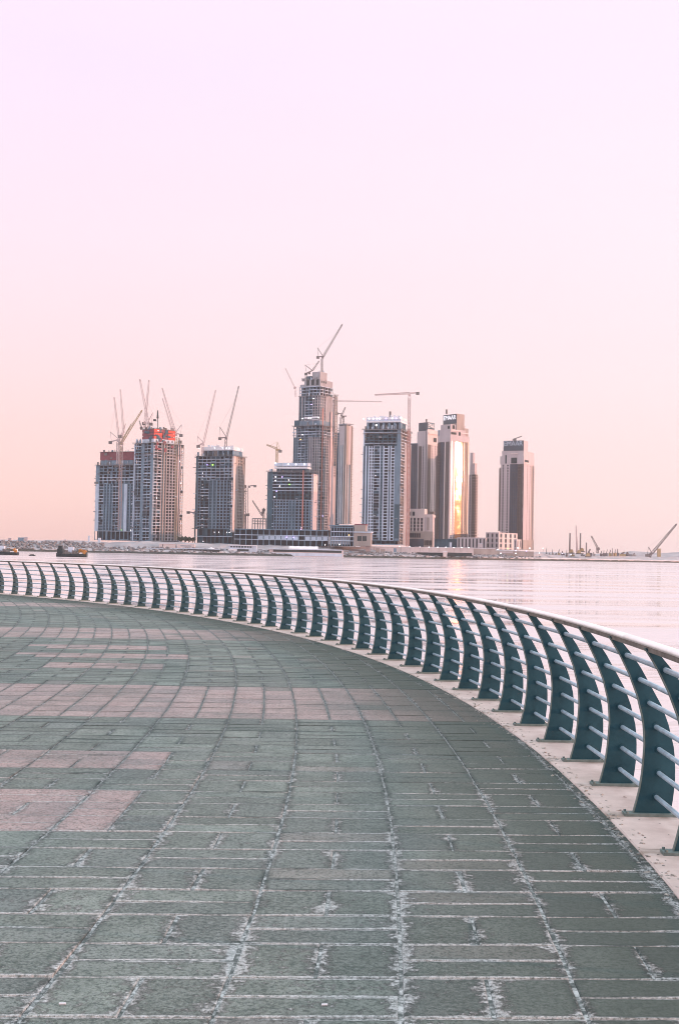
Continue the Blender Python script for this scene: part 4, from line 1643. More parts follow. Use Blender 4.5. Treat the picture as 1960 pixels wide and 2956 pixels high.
T = Tower('unfinished_tower', 'dark grey slab tower in the gap between the tallest and the striped tower', 'tower',
          c3(800, 0)[0], c3(728, 0)[0], c3(815, 0)[0], 1520, 1960, 15, G1)
zt = T.z(c3(0, 1110)[1])
T.core(0, T.W, 0, T.D, T.z0, zt, 'conc_d', 1)
T.face('L', 0, T.W, T.z0, zt, 'grid', 0, 3.7, 'conc_d')
T.done()

# ---------------------------------------------------------------- tower 7
T = Tower('unfinished_tower', 'wide grey-blue concrete tower with a row of lamps round its white roof rim', 'tower',
          c4(690, 0)[0], c4(195, 0)[0], c4(822, 0)[0], 1573, 1600, 17, G1)
zt = T.z(c4(0, 635)[1])
T.core(0, T.W, 0, T.D, T.z0, zt)
strips(T, 'L', c4, [(195, 275, 'fins', 'conc_l'), (275, 340, 'grid', 'conc_l'), (340, 418, 'frame', 'conc'), (418, 468, 'fins', 'conc_l'), (468, 530, 'grid', 'conc_l'), (530, 565, 'fins', 'conc_l'), (565, 612, 'grid', 'conc_l'), (612, 690, 'solid', 'conc')], 2100, 850)
strips(T, 'L', c4, [(195, 215, 'solid', 'conc_l'), (215, 640, 'frame', 'conc_d'), (640, 690, 'solid', 'conc')], 850, 635)
strips(T, 'L', c4, [(330, 690, 'frame', 'conc_d')], 2150, 2100, fh=8)
strips(T, 'R', c4, [(690, 738, 'frame', 'taupe'), (738, 822, 'fins', 'render2')], 2150, 800)
strips(T, 'R', c4, [(690, 822, 'frame', 'taupe')], 800, 635)
zx = T.z(c4(0, 1620)[1])
T.fb('tinted_panel', 'conc_d', 'L', T.uL(c4(686, 0)[0]), T.uL(c4(625, 0)[0]), .25, .5, T.z0 + 8, zx)
scaffold(T, 0, T.W, 0, T.D, zt)
scaffold(T, 0, T.W, 0, T.D, T.z(c4(0, 690)[1]), 1.0, False)
ze, zf = T.z(c4(0, 540)[1]), T.z(c4(0, 470)[1])
lm, ln = T.uL(c4(685, 0)[0]), T.uL(c4(232, 0)[0])
for q in range(7):
    u = lm + (ln - lm - 3) * q / 6
    T.box('roof_column', 'conc', u, u + 2.6, .4, 8, zt, ze)
T.box('roof_core', 'conc_d', lm + 3, ln - 3, 4, T.D * .7, zt, ze)
T.box('roof_rim', 'white', lm, ln, -.6, T.D * .75, ze, ze + 2.0)
T.box('roof_rim', 'conc_l', lm + .3, ln - .3, -.2, T.D * .7, ze + 2.0, ze + 3.6)
T.box('roof_rim', 'white', lm, ln, -.6, T.D * .75, ze + 3.6, zf)
roof_clutter(T, lm, ln - 3, 1, T.D * .6, zf, 36, 21, 'white')
T.box('roof_shaft', 'scaf', T.uL(c4(540, 0)[0]), T.uL(c4(520, 0)[0]), 3, 6, zf, T.z(c4(0, 392)[1]))
fringe(T, 30, T.z0 + 15, zt, 55)
starters(T, 0, T.W, 0, T.D, zt, 34, 30, 8)
for q, x in enumerate((222, 290, 345, 390, 428, 512, 595, 648, 685)):
    T.light(*c4(x + 12, 490), 'lightv' if x in (512, 648) else 'lightw', 1.4, 1.4)
T.light(*c4(395, 575), 'lightw', 2.2, 1.0)
T.light(*c4(385, 1245), 'lightw', 1.0)
T.done()


# ---------------------------------------------------------------- finished towers
def sign(T, face, u0, u1, z0, z1, off, mletter, msign=None, proud=.3):
    """EMAAR lettering on a face"""
    cu = bpy.data.curves.new('txt', 'FONT')
    cu.body = 'EMAAR'
    cu.extrude = .12
    cu.space_character = .92
    to = bpy.data.objects.new('txt', cu)
    col.objects.link(to)
    bpy.context.view_layer.update()
    dg = bpy.context.evaluated_depsgraph_get()
    me = bpy.data.meshes.new_from_object(to.evaluated_get(dg))
    bpy.data.objects.remove(to)
    xs = [v.co.x for v in me.vertices]
    ys = [v.co.y for v in me.vertices]
    x0, x1, y0, y1 = min(xs), max(xs), min(ys), max(ys)
    for v in me.vertices:
        fx_ = (v.co.x - x0) / (x1 - x0)
        fy_ = (v.co.y - y0) / (y1 - y0)
        if face == 'L':      # reading direction is towards the corner
            p = T.P(u1 + (u0 - u1) * fx_, off - proud - v.co.z, z0 + (z1 - z0) * fy_)
        else:
            p = T.P(off - proud - v.co.z, u0 + (u1 - u0) * fx_, z0 + (z1 - z0) * fy_)
        v.co = p - T.root.location
    me.materials.clear()
    me.materials.append(M[mletter])
    o = bpy.data.objects.new('lettering', me)
    col.objects.link(o)
    o.parent = T.root
    return o


# front EMAAR tower (9)
T = Tower('residential_tower', 'finished cream tower with sun glare down its glass bay and EMAAR sign facing left', 'tower',
          c5(682, 0)[0], c5(483, 0)[0], c5(942, 0)[0], 1578, 1700, 52.6, G2)
zm = T.z(c5(0, 640)[1])
zp = T.z(c5(0, 2060)[1])
T.box('core', 'glass_b', 2.0, T.W - 2.0, 2.0, T.D - 2.0, T.z0 - 2, zm)
T.box('base_storey', 'conc_d', .3, T.W, .3, T.D * .55, T.z0 - 2, zp)
strips(T, 'L', c5, [(515, 545, 'balcony', 'glass_b'), (545, 605, 'glass', 'glass'), (605, 622, 'solid', 'render2'), (622, 672, 'glass', 'glass_b'), (672, 682, 'solid', 'render')], 2060, 730)
strips(T, 'L', c5, [(483, 515, 'balcony', 'taupe')], 2060, 915)
strips(T, 'L', c5, [(515, 682, 'solid', 'render')], 730, 640)
strips(T, 'R', c5, [(682, 738, 'punch1', 'render'), (738, 762, 'punch1', 'taupe'), (846, 872, 'glass', 'brown_wall'), (872, 886, 'punch1', 'taupe'), (886, 925, 'glass', 'brown_wall'), (925, 942, 'balcony', 'render')], 2060, 720)
strips(T, 'R', c5, [(682, 942, 'solid', 'render')], 720, 640)
# convex glazed bay that catches the sun
ra, rb = T.uR(c5(762, 0)[0]), T.uR(c5(846, 0)[0])
T.fb('bay_core', 'render', 'R', ra, rb, -2.2, -.3, zp, T.z(c5(0, 720)[1]))
mbg = MB()
NB = 12
zg0, zg1 = zp + 1, T.z(c5(0, 730)[1])
nfl = int((zg1 - zg0) / 3.7)
bulge = .14
# every pane sits a fraction of a degree out of true, as real glazing does
rgp = random.Random(21)
NB = 7
for i in range(nfl * 2):
    za_, zb_ = zg0 + (zg1 - zg0) * i / (nfl * 2), zg0 + (zg1 - zg0) * (i + 1) / (nfl * 2)
    row = rgp.gauss(0, .003)
    for k in range(NB):
        u0, u1 = ra + (rb - ra) * k / NB, ra + (rb - ra) * (k + 1) / NB
        tx_, tz_ = rgp.gauss(0, .003) + (k - 3.2 - 1.3 * math.sin(i * .17)) * .0045, rgp.gauss(0, .0035) + row
        du_, dz_ = (u1 - u0) / 2, (zb_ - za_) / 2
        n0 = len(mbg.v)
        for su, sz in ((-1, -1), (1, -1), (1, 1), (-1, 1)):
            mbg.v.append(tuple(T.P(-.12 - su * du_ * tx_ - sz * dz_ * tz_, (u0 + u1) / 2 + su * du_, (za_ + zb_) / 2 + sz * dz_)))
        mbg.f.append((n0, n0 + 1, n0 + 2, n0 + 3))
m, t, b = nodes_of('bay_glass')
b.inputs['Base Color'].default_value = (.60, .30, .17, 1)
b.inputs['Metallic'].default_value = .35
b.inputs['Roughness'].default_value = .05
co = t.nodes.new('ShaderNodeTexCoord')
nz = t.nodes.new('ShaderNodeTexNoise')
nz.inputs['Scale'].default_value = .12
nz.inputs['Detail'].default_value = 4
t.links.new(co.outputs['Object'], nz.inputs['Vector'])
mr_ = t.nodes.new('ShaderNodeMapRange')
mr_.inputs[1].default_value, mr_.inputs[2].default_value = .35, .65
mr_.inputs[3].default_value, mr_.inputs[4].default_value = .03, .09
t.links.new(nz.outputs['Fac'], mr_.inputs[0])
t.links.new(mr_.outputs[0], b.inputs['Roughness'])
M['bay'] = m
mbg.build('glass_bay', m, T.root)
for i in range(nfl + 1):
    z = zg0 + (zg1 - zg0) * i / nfl
    pts = [T.P(-bulge * math.sin(math.pi * k / 6) - .05, ra + (rb - ra) * k / 6, z) for k in range(7)]
    T.mb('transom', 'taupe').tube(pts, .14, 4)
# stepped top
za = T.z(c5(0, 560)[1])
ll, rr_ = T.W, T.D
T.box('upper_block', 'conc', T.W * .10, T.W * .90, 1.2, T.D * .45, zm, za + 0)
T.box('upper_block', 'render', 1.0, T.W * .8, 1.0, T.D * .82, zm, za)
T.fb('terrace', 'render2', 'R', 1.5, T.D * .5, -1.0, .4, za - 2, za - .5, .6)
T.fb('terrace', 'render2', 'R', T.D * .55, T.D * .95, -1.6, .6, zm + 3, zm + 4.5, .6)
T.fb('opening', 'dark', 'R', 2, T.D * .33, -.4, .12, zm + 1, zm + 4, 1.0)
T.fb('opening', 'dark', 'R', T.D * .45, T.D * .55, -.4, .12, za - 9, za - 3, 1.0)
zc_ = T.z(c5(0, 490)[1])
T.box('upper_block', 'render', 3, T.W * .78, 3, T.D * .85, za, zc_)
T.fb('opening', 'dark', 'R', 6, 10, -.2, .1, za + 1, zc_ - 1, 3)
T.fb('opening', 'dark', 'L', 5, 9, -.2, .1, za + 1, zc_ - 2, 3)
T.box('upper_block', 'taupe', 1.5, T.W * .6, T.D * .7, T.D * .98, zm, za + 3)
zs0, zs1 = T.z(c5(0, 470)[1]), T.z(c5(0, 340)[1])
sl1 = T.uL(c5(590 - 10, 0)[0])
sr1 = T.uR(c5(893, 0)[0])
cq = T.D * .36
T.box('sign_block', 'taupe', 1.5, T.W * .98, cq, cq + T.D * .40, zc_ - 9, zs1)
T.fb('sign_panel', 'sign', 'L', 1.7, T.W * .98 - .2, -.1, .3, zs0, zs1 - .3, cq)
zl0, zl1 = T.z(c5(0, 413)[1]), T.z(c5(0, 354)[1])
sign(T, 'L', 3.2, T.W * .98 - 1.4, zl0, zl1, cq, 'letter_lit', proud=.45)
T.box('roof_davit', 'scaf', T.W * .45, T.W * .45 + 1.6, 4, 6, zs1, zs1 + 6)
T.done()
# its right wing
T = Tower('residential_tower', 'lower stepped cream tower tight against the right side of the glaring tower', 'tower',
          c5(1032, 0)[0], c5(942, 0)[0], c5(1075, 0)[0], 1551, 1760, 30, G2)
zt = T.z(c5(0, 1180)[1])
T.box('core', 'glass_b', 2, T.W - 2, 2, T.D - 2, T.z0 - 3, zt)
strips(T, 'L', c5, [(942, 985, 'punch1', 'render'), (985, 1032, 'balcony', 'taupe')], 2040, 1180)
strips(T, 'R', c5, [(1032, 1075, 'balcony', 'render2')], 2040, 1180)
z1_ = T.z(c5(0, 1030)[1])
T.box('upper_block', 'render', 1.5, T.W * .5, 1, T.D * .8, zt, z1_)
T.box('terrace', 'render2', 1.0, T.W * .5 + .5, .3, T.D * .85, zt + (z1_ - zt) * .3, zt + (z1_ - zt) * .36)
T.box('terrace', 'render2', .8, T.W * .5 + .8, .3, T.D * .85, z1_ - .3, z1_ + .4)
T.box('upper_block', 'render', T.W * .45, T.W - 1, 2, T.D * .7, zt, T.z(c5(0, 880)[1]))
T.done()

# rear EMAAR tower (8)
T = Tower('residential_tower', 'finished cream tower with EMAAR sign facing right, behind the red and pale crane', 'tower',
          c5(380, 0)[0], c5(238, 0)[0], c5(520, 0)[0], 1475, 1820, 44, G2)
zt = T.z(c5(0, 590)[1])
T.box('core', 'glass_b', 2, T.W - 2, 2, T.D - 2, T.z0 - 6, zt)
strips(T, 'L', c5, [(238, 265, 'solid', 'render'), (265, 303, 'glass', 'glass_b'), (303, 380, 'punch2', 'render')], 1680, 790)
strips(T, 'L', c5, [(238, 340, 'solid', 'render'), (340, 380, 'punch1', 'render')], 790, 590)
strips(T, 'R', c5, [(380, 428, 'glass', 'brown_wall'), (428, 470, 'punch1', 'render2'), (470, 520, 'punch2', 'render2')], 1680, 770)
strips(T, 'R', c5, [(380, 520, 'solid', 'render2')], 770, 570)
T.fb('terrace', 'render2', 'R', 1, T.D * .98, .2, 1.5, T.z(c5(0, 625)[1]), T.z(c5(0, 605)[1]))
T.fb('opening', 'dark', 'R', T.D * .55, T.D * .85, .15, .35, T.z(c5(0, 730)[1]), T.z(c5(0, 670)[1]))
ze, zf = T.z(c5(0, 590)[1]), T.z(c5(0, 465)[1])
lq, rq = T.uL(c5(250, 0)[0]), T.uR(c5(478, 0)[0])
T.box('sign_block', 'render', 1.0, lq, 1.0, rq, ze, zf)
T.fb('sign_panel', 'sign', 'L', 1.2, lq - .2, -.1, .3, ze + 1, zf - .3, 1.0)
T.fb('sign_panel', 'conc_d', 'R', 1.3, rq - .3, -.1, .2, T.z(c5(0, 556)[1]), zf - .3, 1.0)
sign(T, 'R', 1.9, rq - .9, T.z(c5(0, 540)[1]), T.z(c5(0, 475)[1]), 1.0, 'letter', proud=.35)
T.box('roof_davit', 'scaf', lq * .35, lq * .35 + 1.6, 4, 6, zf, zf + 5)
T.done()
T = Tower('glass_block', 'dark blue glazed block on the left flank of the rear cream tower', 'building',
          c5(243, 0)[0], c5(140, 0)[0], c5(252, 0)[0], 1470, 1800, 30)
zt = T.z(c5(0, 760)[1])
T.box('core', 'glass', 1, T.W - 1, 1, T.D - 1, T.z0 - 8, zt)
T.face('L', 0, T.W, T.z0, zt, 'glass', 0, 3.7, 'glass')
T.box('roof_slab', 'conc', -.1, T.W, -.2, T.D, zt, zt + .6)
T.done()
# podium with tall arched windows
T = Tower('podium_building', 'pale pink podium with tall arched windows below the rear cream tower', 'building',
          c5(465, 0)[0], c5(148, 0)[0], c5(505, 0)[0], 1578, 1660, 18)
za, zb_ = T.z(c5(0, 1650)[1]), T.z0
zmid = T.z(c5(0, 1960)[1])
T.box('core', 'render', 2, T.W - 2, 2, T.D - 1, zb_ - 2, za - 7)
lu = T.uL(c5(345, 0)[0])
T.box('wall', 'render2', lu, T.W, .0, T.D - 1, T.z(c5(0, 1775)[1]), za)
T.box('wall', 'render2', .2, lu, .3, T.D - 1, T.z(c5(0, 1765)[1]), za - 8)
nb = 4
for j in range(nb):
    a = lu + (T.W - lu) * j / nb
    b = lu + (T.W - lu) * (j + 1) / nb
    T.box('pier', 'render2', a, a + (b - a) * .38, -.1, 2.2, zmid, T.z(c5(0, 1776)[1]))
    nfl_ = 4
    for i in range(nfl_):
        z0_ = zmid + (T.z(c5(0, 1776)[1]) - zmid) * i / nfl_
        z1b = zmid + (T.z(c5(0, 1776)[1]) - zmid) * (i + 1) / nfl_
        T.box('spandrel', 'render', a + (b - a) * .38, b, .5, 2.2, z0_, z0_ + .8)
        T.win('L', a + (b - a) * .40, b - .05, z0_ + .85, z1b - .05, .6)
T.box('pier', 'render2', T.W - .6, T.W, -.15, 2.2, zmid, T.z(c5(0, 1776)[1]))
T.box('wall', 'render2', .2, lu - 6, .2, 2.3, zmid, T.z(c5(0, 1766)[1]))
T.box('screen_panel', 'taupe', lu * .42, lu * .68, -.05, .2, zmid + 2, T.z(c5(0, 1770)[1]))
T.box('wall', 'render', lu - 6, lu, .3, 2.3, zmid, T.z(c5(0, 1766)[1]))
for j in range(2):
    u = T.uL(c5(215 - j * 52, 0)[0])
    T.win('L', u, u + 3.4, T.z(c5(0, 1745)[1]), T.z(c5(0, 1690)[1]), -.3)
T.box('lower_wall', 'taupe', 0, T.W, .2, 2.4, zb_ + 9, zmid)
for j in range(5):
    u = T.uL(c5(300, 0)[0]) + (T.W - T.uL(c5(300, 0)[0])) * j / 5
    T.win('L', u + .3, u + 2.9, T.z(c5(0, 2045)[1]), T.z(c5(0, 1985)[1]), -.2)
T.box('base_storey', 'glass', lu, T.W, .0, 3, zb_ - 2, T.z(c5(0, 2065)[1]))
T.box('base_storey', 'taupe', 0, lu, -1, 3, zb_ - 2, T.z(c5(0, 2040)[1]))
for j in range(4):
    u = lu * (j + .3) / 4.2
    T.win('L', u, u + 2.6, T.z(c5(0, 2150)[1]), T.z(c5(0, 2080)[1]), -1.25)
T.done()

# right EMAAR tower (10)
T = Tower('residential_tower', 'finished cream tower standing alone at the right end of the skyline', 'tower',
          c6(386, 0)[0], c6(200, 0)[0], c6(468, 0)[0], 1582, 1760, 27, G2)
zt = T.z(c6(0, 312)[1])
T.box('core', 'glass_b', 2, T.W - 2, 2, T.D - 2, T.z0 - 2, zt)
strips(T, 'L', c6, [(200, 214, 'balcony', 'taupe')], 820, 340)
strips(T, 'L', c6, [(214, 282, 'punch2', 'render'), (282, 340, 'glass', 'glass'), (340, 362, 'balcony', 'glass_b'), (362, 386, 'glass', 'glass_b')], 945, 312)
strips(T, 'R', c6, [(386, 405, 'solid', 'render'), (405, 442, 'punch2', 'render'), (442, 452, 'solid', 'taupe'), (452, 468, 'balcony', 'render2')], 885, 312)
T.box('base_storey', 'taupe', -.4, T.W * .1, .5, T.D + .4, T.z0 - 2, T.z(c6(0, 885)[1]))
zu = T.z(c6(0, 250)[1])
zv = T.z(c6(0, 210)[1])
T.box('upper_block', 'render', .5, T.W * .97, .5, T.D - .3, zt, zu)
T.box('upper_block', 'render', 1.0, T.W * .90, 1.0, T.D - .8, zu, zv)
T.fb('opening', 'dark', 'L', T.W * .28, T.W * .52, -.1, .2, zt + 1, zt + 9, .5)
T.fb('opening', 'dark', 'L', T.W * .70, T.W * .76, -.1, .2, zt + 1, zt + 13, .5)
T.fb('terrace', 'render2', 'L', T.W * .25, T.W * .55, -.1, .8, zt + 14, zt + 15, .5)
T.fb('opening', 'dark', 'R', T.D * .1, T.D * .45, -.1, .2, zu - 8, zu - 5, .5)
T.fb('terrace', 'render2', 'R', T.D * .1, T.D * .5, -.1, .9, zu - 10, zu - 8.6, .5)
zs = T.z(c6(0, 133)[1])
lq, rq = T.uL(c6(228, 0)[0]), T.uR(c6(420, 0)[0])
T.box('sign_block', 'render', .9, lq, .9, rq, zv, zs)
T.fb('sign_panel', 'sign', 'L', 1.0, lq - .1, -.1, .3, zv, zs - .3, .9)
sign(T, 'L', 2.0, lq - 1.2, T.z(c6(0, 172)[1]), T.z(c6(0, 138)[1]), .9, 'conc_l', proud=.35)
T.done()
# roof-edge maintenance crane of that tower
a, b = at(*c6(310, 128), 1768), at(*c6(380, 103), 1768)
rt = empty('roof_crane', a, 'small dark maintenance arm lying across the roof of the right-hand tower', 'crane')
mb = MB()
mb.bar(a + Vector((0, 0, .2)), b, 1.2)
mb.build('arm', M['scaf'], rt)
mb = MB()
mb.box(-2, 2, -2, 2, -1.5, 1.2, Matrix.Translation(a + Vector((3, 0, 0))))
mb.build('carriage', M['scaf'], rt)


# podiums right
def podium(name, label, xc, xl, xr, yb, yt, Y, ang, mL, mR, rows, nL, nR, base='taupe', cf=c6):
    T = Tower(name, label, 'building', cf(xc, 0)[0], cf(xl, 0)[0], cf(xr, 0)[0], cf(0, yb)[1], Y, ang)
    zt = T.z(cf(0, yt)[1])
    T.box('core', 'glass_b', 1, T.W - 1, 1, T.D - 1, T.z0 - 2, zt - .5)
    T.box('roof_slab', mL, -.2, T.W, -.2, T.D, zt - .8, zt)
    H = (zt - .8 - T.z0)
    for f, n_, m_, wd in (('L', nL, mL, T.W), ('R', nR, mR, T.D)):
        T.begin('facade')
        for j in range(n_ + 1):
            c = wd * j / n_
            T.fb('pier', m_, f, max(0, c - wd / n_ * .28), min(wd, c + wd / n_ * .28), -1.5, .1, T.z0 - 2, zt - .8)
        for i in range(rows + 1):
            z = T.z0 + H * i / rows
            T.fb('spandrel', m_, f, .05, wd - .05, -1.4, 0, z - .8, z + .7)
        T.end()
        for j in range(n_):
            for i in range(rows):
                T.win(f, wd * (j + .28) / n_, wd * (j + .72) / n_, T.z0 + H * i / rows + .7, T.z0 + H * (i + 1) / rows - .8, .2)
    T.done()
    return T


podium('podium_building', 'sunlit pale block with square windows at the foot of the lone right tower', 205, 108, 345, 945, 828, 1690, 35, 'render', 'render2', 3, 3, 4)
podium('podium_building', 'low sunlit annex to the right of the square-windowed block', 340, 320, 375, 945, 880, 1672, 35, 'render', 'render2', 1, 1, 2)
podium('podium_building', 'long low grey arcade between the glaring tower and the square-windowed block', 108, -108, 118, 948, 868, 1680, 12, 'render', 'render2', 1, 8, 1)

# ---------------------------------------------------------------- low unfinished podiums, middle
T = Tower('unfinished_podium', 'long low unfinished podium of open decks below the middle towers', 'building',
          c3(700, 0)[0], 676, c3(716, 0)[0], 1572, 1500, 6)
zt = T.z(1533)
T.box('core', 'core', 3, T.W - 1, 3, 60, T.z0 - 2, zt)
T.box('floor_slab', 'conc', -.5, T.W, -1, 60, zt, zt + 1.0)
z_ = T.z(1547)
T.box('floor_slab', 'conc_l', 0, T.W, -.6, 4, z_ - .8, z_)
zz2 = T.z(1560)
T.box('floor_slab', 'conc_l', 0, T.W, -.6, 4, zz2 - .7, zz2)
n_ = 16
for j in range(n_ + 1):
    u = T.W * j / n_
    T.box('column', 'conc', max(0, u - .5), min(T.W, u + .5), -.1, 1.2, T.z0 - 2, zt)
    if j < 12 and j not in (4,):
        T.box('infill_wall', 'conc_l', u + .7, u + T.W / n_ - .7, .2, .6, zz2 + .1, z_ - 1.2)
for x, y in ((298, 2138), (365, 2138)):
    T.light(*c3(x, y), 'lightv', 1.4)
T.light(*c3(672, 2205), 'lightw', 1.0)
T.done()
T = Tower('unfinished_podium', 'stepped concrete podium shell with open floors left of the lamp-rimmed tower', 'building',
          c3(945, 0)[0], c3(705, 0)[0], c3(1130, 0)[0], 1572, 1490, 12)
T.box('core', 'core', 3, T.W - 2, 3, 30, T.z0 - 2, T.z(1520))
for y, a0, a1 in ((1517, 0, 1), (1522, .0, .95), (1535, -.06, .9), (1549, -.03, .9), (1561, 0, .9)):
    z = T.z(y)
    T.box('floor_slab', 'conc_l' if y > 1530 else 'conc', T.W * a0, T.W * a1, -1, 30, z - .7, z + .3)
for j in range(9):
    u = T.W * j / 9
    T.box('column', 'conc', u, u + 1, .0, 1.0, T.z0 - 2, T.z(1518))
    if j % 2:
        T.box('infill_wall', 'conc_m', u + 1.2, u + 7, .4, .8, T.z0, T.z(1550))
T.light(*c3(905, 2112), 'lighto', 1.3)
T.light(*c3(812, 2203), 'lightw', 1.2)
T.done()
T = Tower('unfinished_podium', 'brownish block-walled podium at the foot of the lamp-rimmed tower', 'building',
          c4(320, 0)[0], c4(95, 0)[0], c4(335, 0)[0], 1572, 1480, 8)
T.box('core', 'taupe', 1, T.W - 1, 1, 20, T.z0 - 2, T.z(1534))
T.box('wall', 'taupe', 0, T.W, 0, 1, T.z0 - 2, T.z(1540))
T.box('floor_slab', 'conc_l', -.5, T.W, -.8, 20, T.z(1538), T.z(1535))
T.box('wall', 'taupe', T.W * .35, T.W, 3, 20, T.z(1535), T.z(1516))
T.box('roof_slab', 'maroon', T.W * .3, T.W, 2.5, 21, T.z(1516), T.z(1513))
for u in (.25, .55):
    T.fb('opening', 'dark', 'L', T.W * u, T.W * u + 5, .0, .12, T.z(1562), T.z(1548))
T.done()
# open steel frame behind
T = Tower('skeleton_building', 'open concrete frame standing free left of the short dark shell', 'building',
          c2(1085, 0)[0], c2(910, 0)[0], c2(1100, 0)[0], 1530, 1620, 14)
for i, y in enumerate((1497, 1504, 1512)):
    z = T.z(y)
    T.box('floor_slab', 'conc_m', T.W * (.0 if i != 1 else .1), T.W, 0, 12, z - .5, z + .3)
for j in range(6):
    u = T.W * j / 5.2
    T.box('column', 'conc_m', u, u + 1.0, 0, 1, T.z0 - 4, T.z(1497))
    T.box('column', 'conc_m', u, u + 1.0, 11, 12, T.z0 - 4, T.z(1497))
T.done()


# ---------------------------------------------------------------- cranes
GC = 'tower cranes over the building site'


def crane(name, label, Y, mast, pivot, tip, peak=None, deck=None, m='crane_g', cw=True, jw=2.2, mem=.34, mast_m=None, mw=2.2, pend=True, cat='crane', group=GC):
    """mast: (x0,y0,x1,y1) foot to top. pivot, tip: ends of the jib. deck: far end of the counter-jib."""
    p0 = at(mast[0], mast[1], Y)
    root = empty(name, p0, label, cat, group)
    p1 = at(mast[2], mast[3], Y)
    mb = MB()
    mb.lattice(p0, p1, mw, mem * 1.15)
    mb.build('mast', M[mast_m or m], root)
    pv_, tp = at(*pivot, Y), at(*tip, Y)
    mb = MB()
    mb.lattice(pv_, pv_.lerp(tp, .97), jw, mem, w2=jw * .55, tri=True)
    mb.bar(pv_.lerp(tp, .96), tp, jw * .6)
    mb.build('jib', M[m], root)
    mb = MB()
    mb.box(-1.6, 1.6, -1.6, 1.6, -1.2, 1.2, Matrix.Translation((p1 + pv_) / 2))
    mb.build('slewing_unit', M[m], root)
    if deck:
        dk = at(*deck, Y)
        mb = MB()
        mb.bar(pv_, dk, 1.3, 2.4)
        mb.build('counter_jib', M[m], root)
        if cw:
            mb = MB()
            mb.box(-2.0, 2.0, -1.5, 1.5, -2.6, .8, Matrix.Translation(dk + (pv_ - dk).normalized() * 2))
            mb.build('counterweight', M['scaf'], root)
    if peak:
        pk = at(*peak, Y)
        mb = MB()
        mb.bar(pv_, pk, .8)
        if deck:
            mb.bar(dk + (pv_ - dk) * .25, pk, .4)
        mb.build('a_frame', M[m], root)
        if pend:
            mb = MB()
            mb.bar(pk, pv_.lerp(tp, .75), .14)
            mb.build('pendant_line', M[m], root)
    return root


crane('tower_crane', 'pale luffing crane with steep jib, leftmost over the skyline', 1570, (*c1(425, 1180), *c1(425, 915)), c1(440, 880), c1(382, 366), c1(337, 790), c1(318, 915), 'crane_w')
crane('tower_crane', 'crane with thick red and grey mast climbing the front of the leftmost shell', 1545, (*c1(447, 1980), *c1(470, 830)), c1(495, 800), c1(457, 272), c1(520, 690), c1(440, 850), 'crane_w', mast_m='crane_b', mw=3.4, mem=.3)
crane('tower_crane', 'ochre crane with short half-raised jib between the two red-topped shells', 1590, (*c1(475, 1180), *c1(475, 960)), c1(480, 905), c1(722, 525), c1(590, 690), c1(440, 930), 'crane_y', jw=2.6, mem=.45)
crane('tower_crane', 'crane with the tallest jib leaning left above the bright red formwork', 1560, (*c1(800, 745), *c1(795, 700)), c1(795, 672), c1(695, 148), c1(850, 555), c1(850, 692), 'crane_w', jw=2.8)
crane('tower_crane', 'crane whose near-vertical jib crosses above the bright red formwork', 1572, (*c1(755, 745), *c1(755, 700)), c1(757, 660), c1(806, 158), None, c1(735, 695), 'crane_w', jw=2.6)
crane('tower_crane', 'crane on the right edge of the bright red formwork, jib leaning far left', 1566, (*c1(1135, 2100), *c1(1135, 850)), c1(1128, 800), c1(966, 253), c1(1203, 700), c1(1215, 830), 'crane_w', mast_m='crane_y', mw=2.8)
crane('tower_crane', 'thin lower crane jib just left of the one leaning from the red formwork edge', 1585, (*c1(1095, 900), *c1(1090, 790)), c1(1083, 752), c1(971, 381), None, c1(1110, 760), 'crane_w', jw=1.6, mem=.28)
crane('tower_crane', 'small grey crane stub at the right of the red-topped shell, below a longer one', 1590, (*c1(1180, 1500), *c1(1178, 930)), c1(1175, 905), c1(1170, 860), None, c1(1205, 900), 'crane_y', mem=.4)
crane('tower_crane', 'small dark crane stub on the left roof edge of the bright red shell', 1575, (*c1(715, 760), *c1(712, 742)), c1(714, 738), c1(688, 652), None, c1(730, 748), 'crane_g', cw=False, jw=1.6)
crane('tower_crane', 'pale luffing crane leaning right on the left roof edge of the white-rimmed shell', 1560, (*c2(285, 1000), *c2(288, 915)), c2(298, 865), c2(452, 200), c2(222, 788), c2(215, 915), 'crane_w')
crane('tower_crane', 'grey luffing crane with the higher jib on the middle of the white-rimmed shell', 1575, (*c2(580, 960), *c2(580, 830)), c2(588, 800), c2(743, 150), c2(505, 668), c2(485, 808), 'crane_g', jw=2.0)
crane('tower_crane', 'small ochre hammerhead crane on the short dark shell', 1580, (*c3(200, 1400), *c3(202, 1290)), c3(203, 1268), c3(102, 1230), c3(206, 1200), c3(248, 1292), 'crane_y', jw=2.4, mem=.5)
crane('tower_crane', 'grey luffing crane crowning the tallest tower', 1772, (*c3(640, 560), *c3(640, 390)), c3(652, 368), c3(838, 55), c3(597, 285), c3(587, 372), 'crane_g', jw=2.6, mem=.45)
crane('tower_crane', 'smaller crane on the left shoulder of the tallest tower', 1780, (*c3(485, 620), *c3(485, 560)), c3(548, 505), c3(612, 412), c3(476, 452), c3(472, 540), 'crane_g', jw=2.0, mem=.4)
crane('tower_crane', 'faint distant jib leaning left off the shoulder of the tallest tower', 1900, (*c3(385, 760), *c3(380, 690)), c3(372, 665), c3(284, 483), None, c3(390, 670), 'crane_w', jw=1.6, mem=.24, cw=False)
crane('tower_crane', 'grey crane on the roof of the striped slender tower', 1890, (*c3(824, 1030), *c3(824, 960)), c3(838, 930), c3(868, 862), None, c3(772, 918), 'crane_g', mem=.45)
crane('tower_crane', 'small crane stub just right on the roof of the striped slender tower', 1895, (*c3(850, 1022), *c3(850, 960)), c3(845, 950), c3(835, 975), None, c3(880, 950), 'crane_g', mem=.4, cw=False)
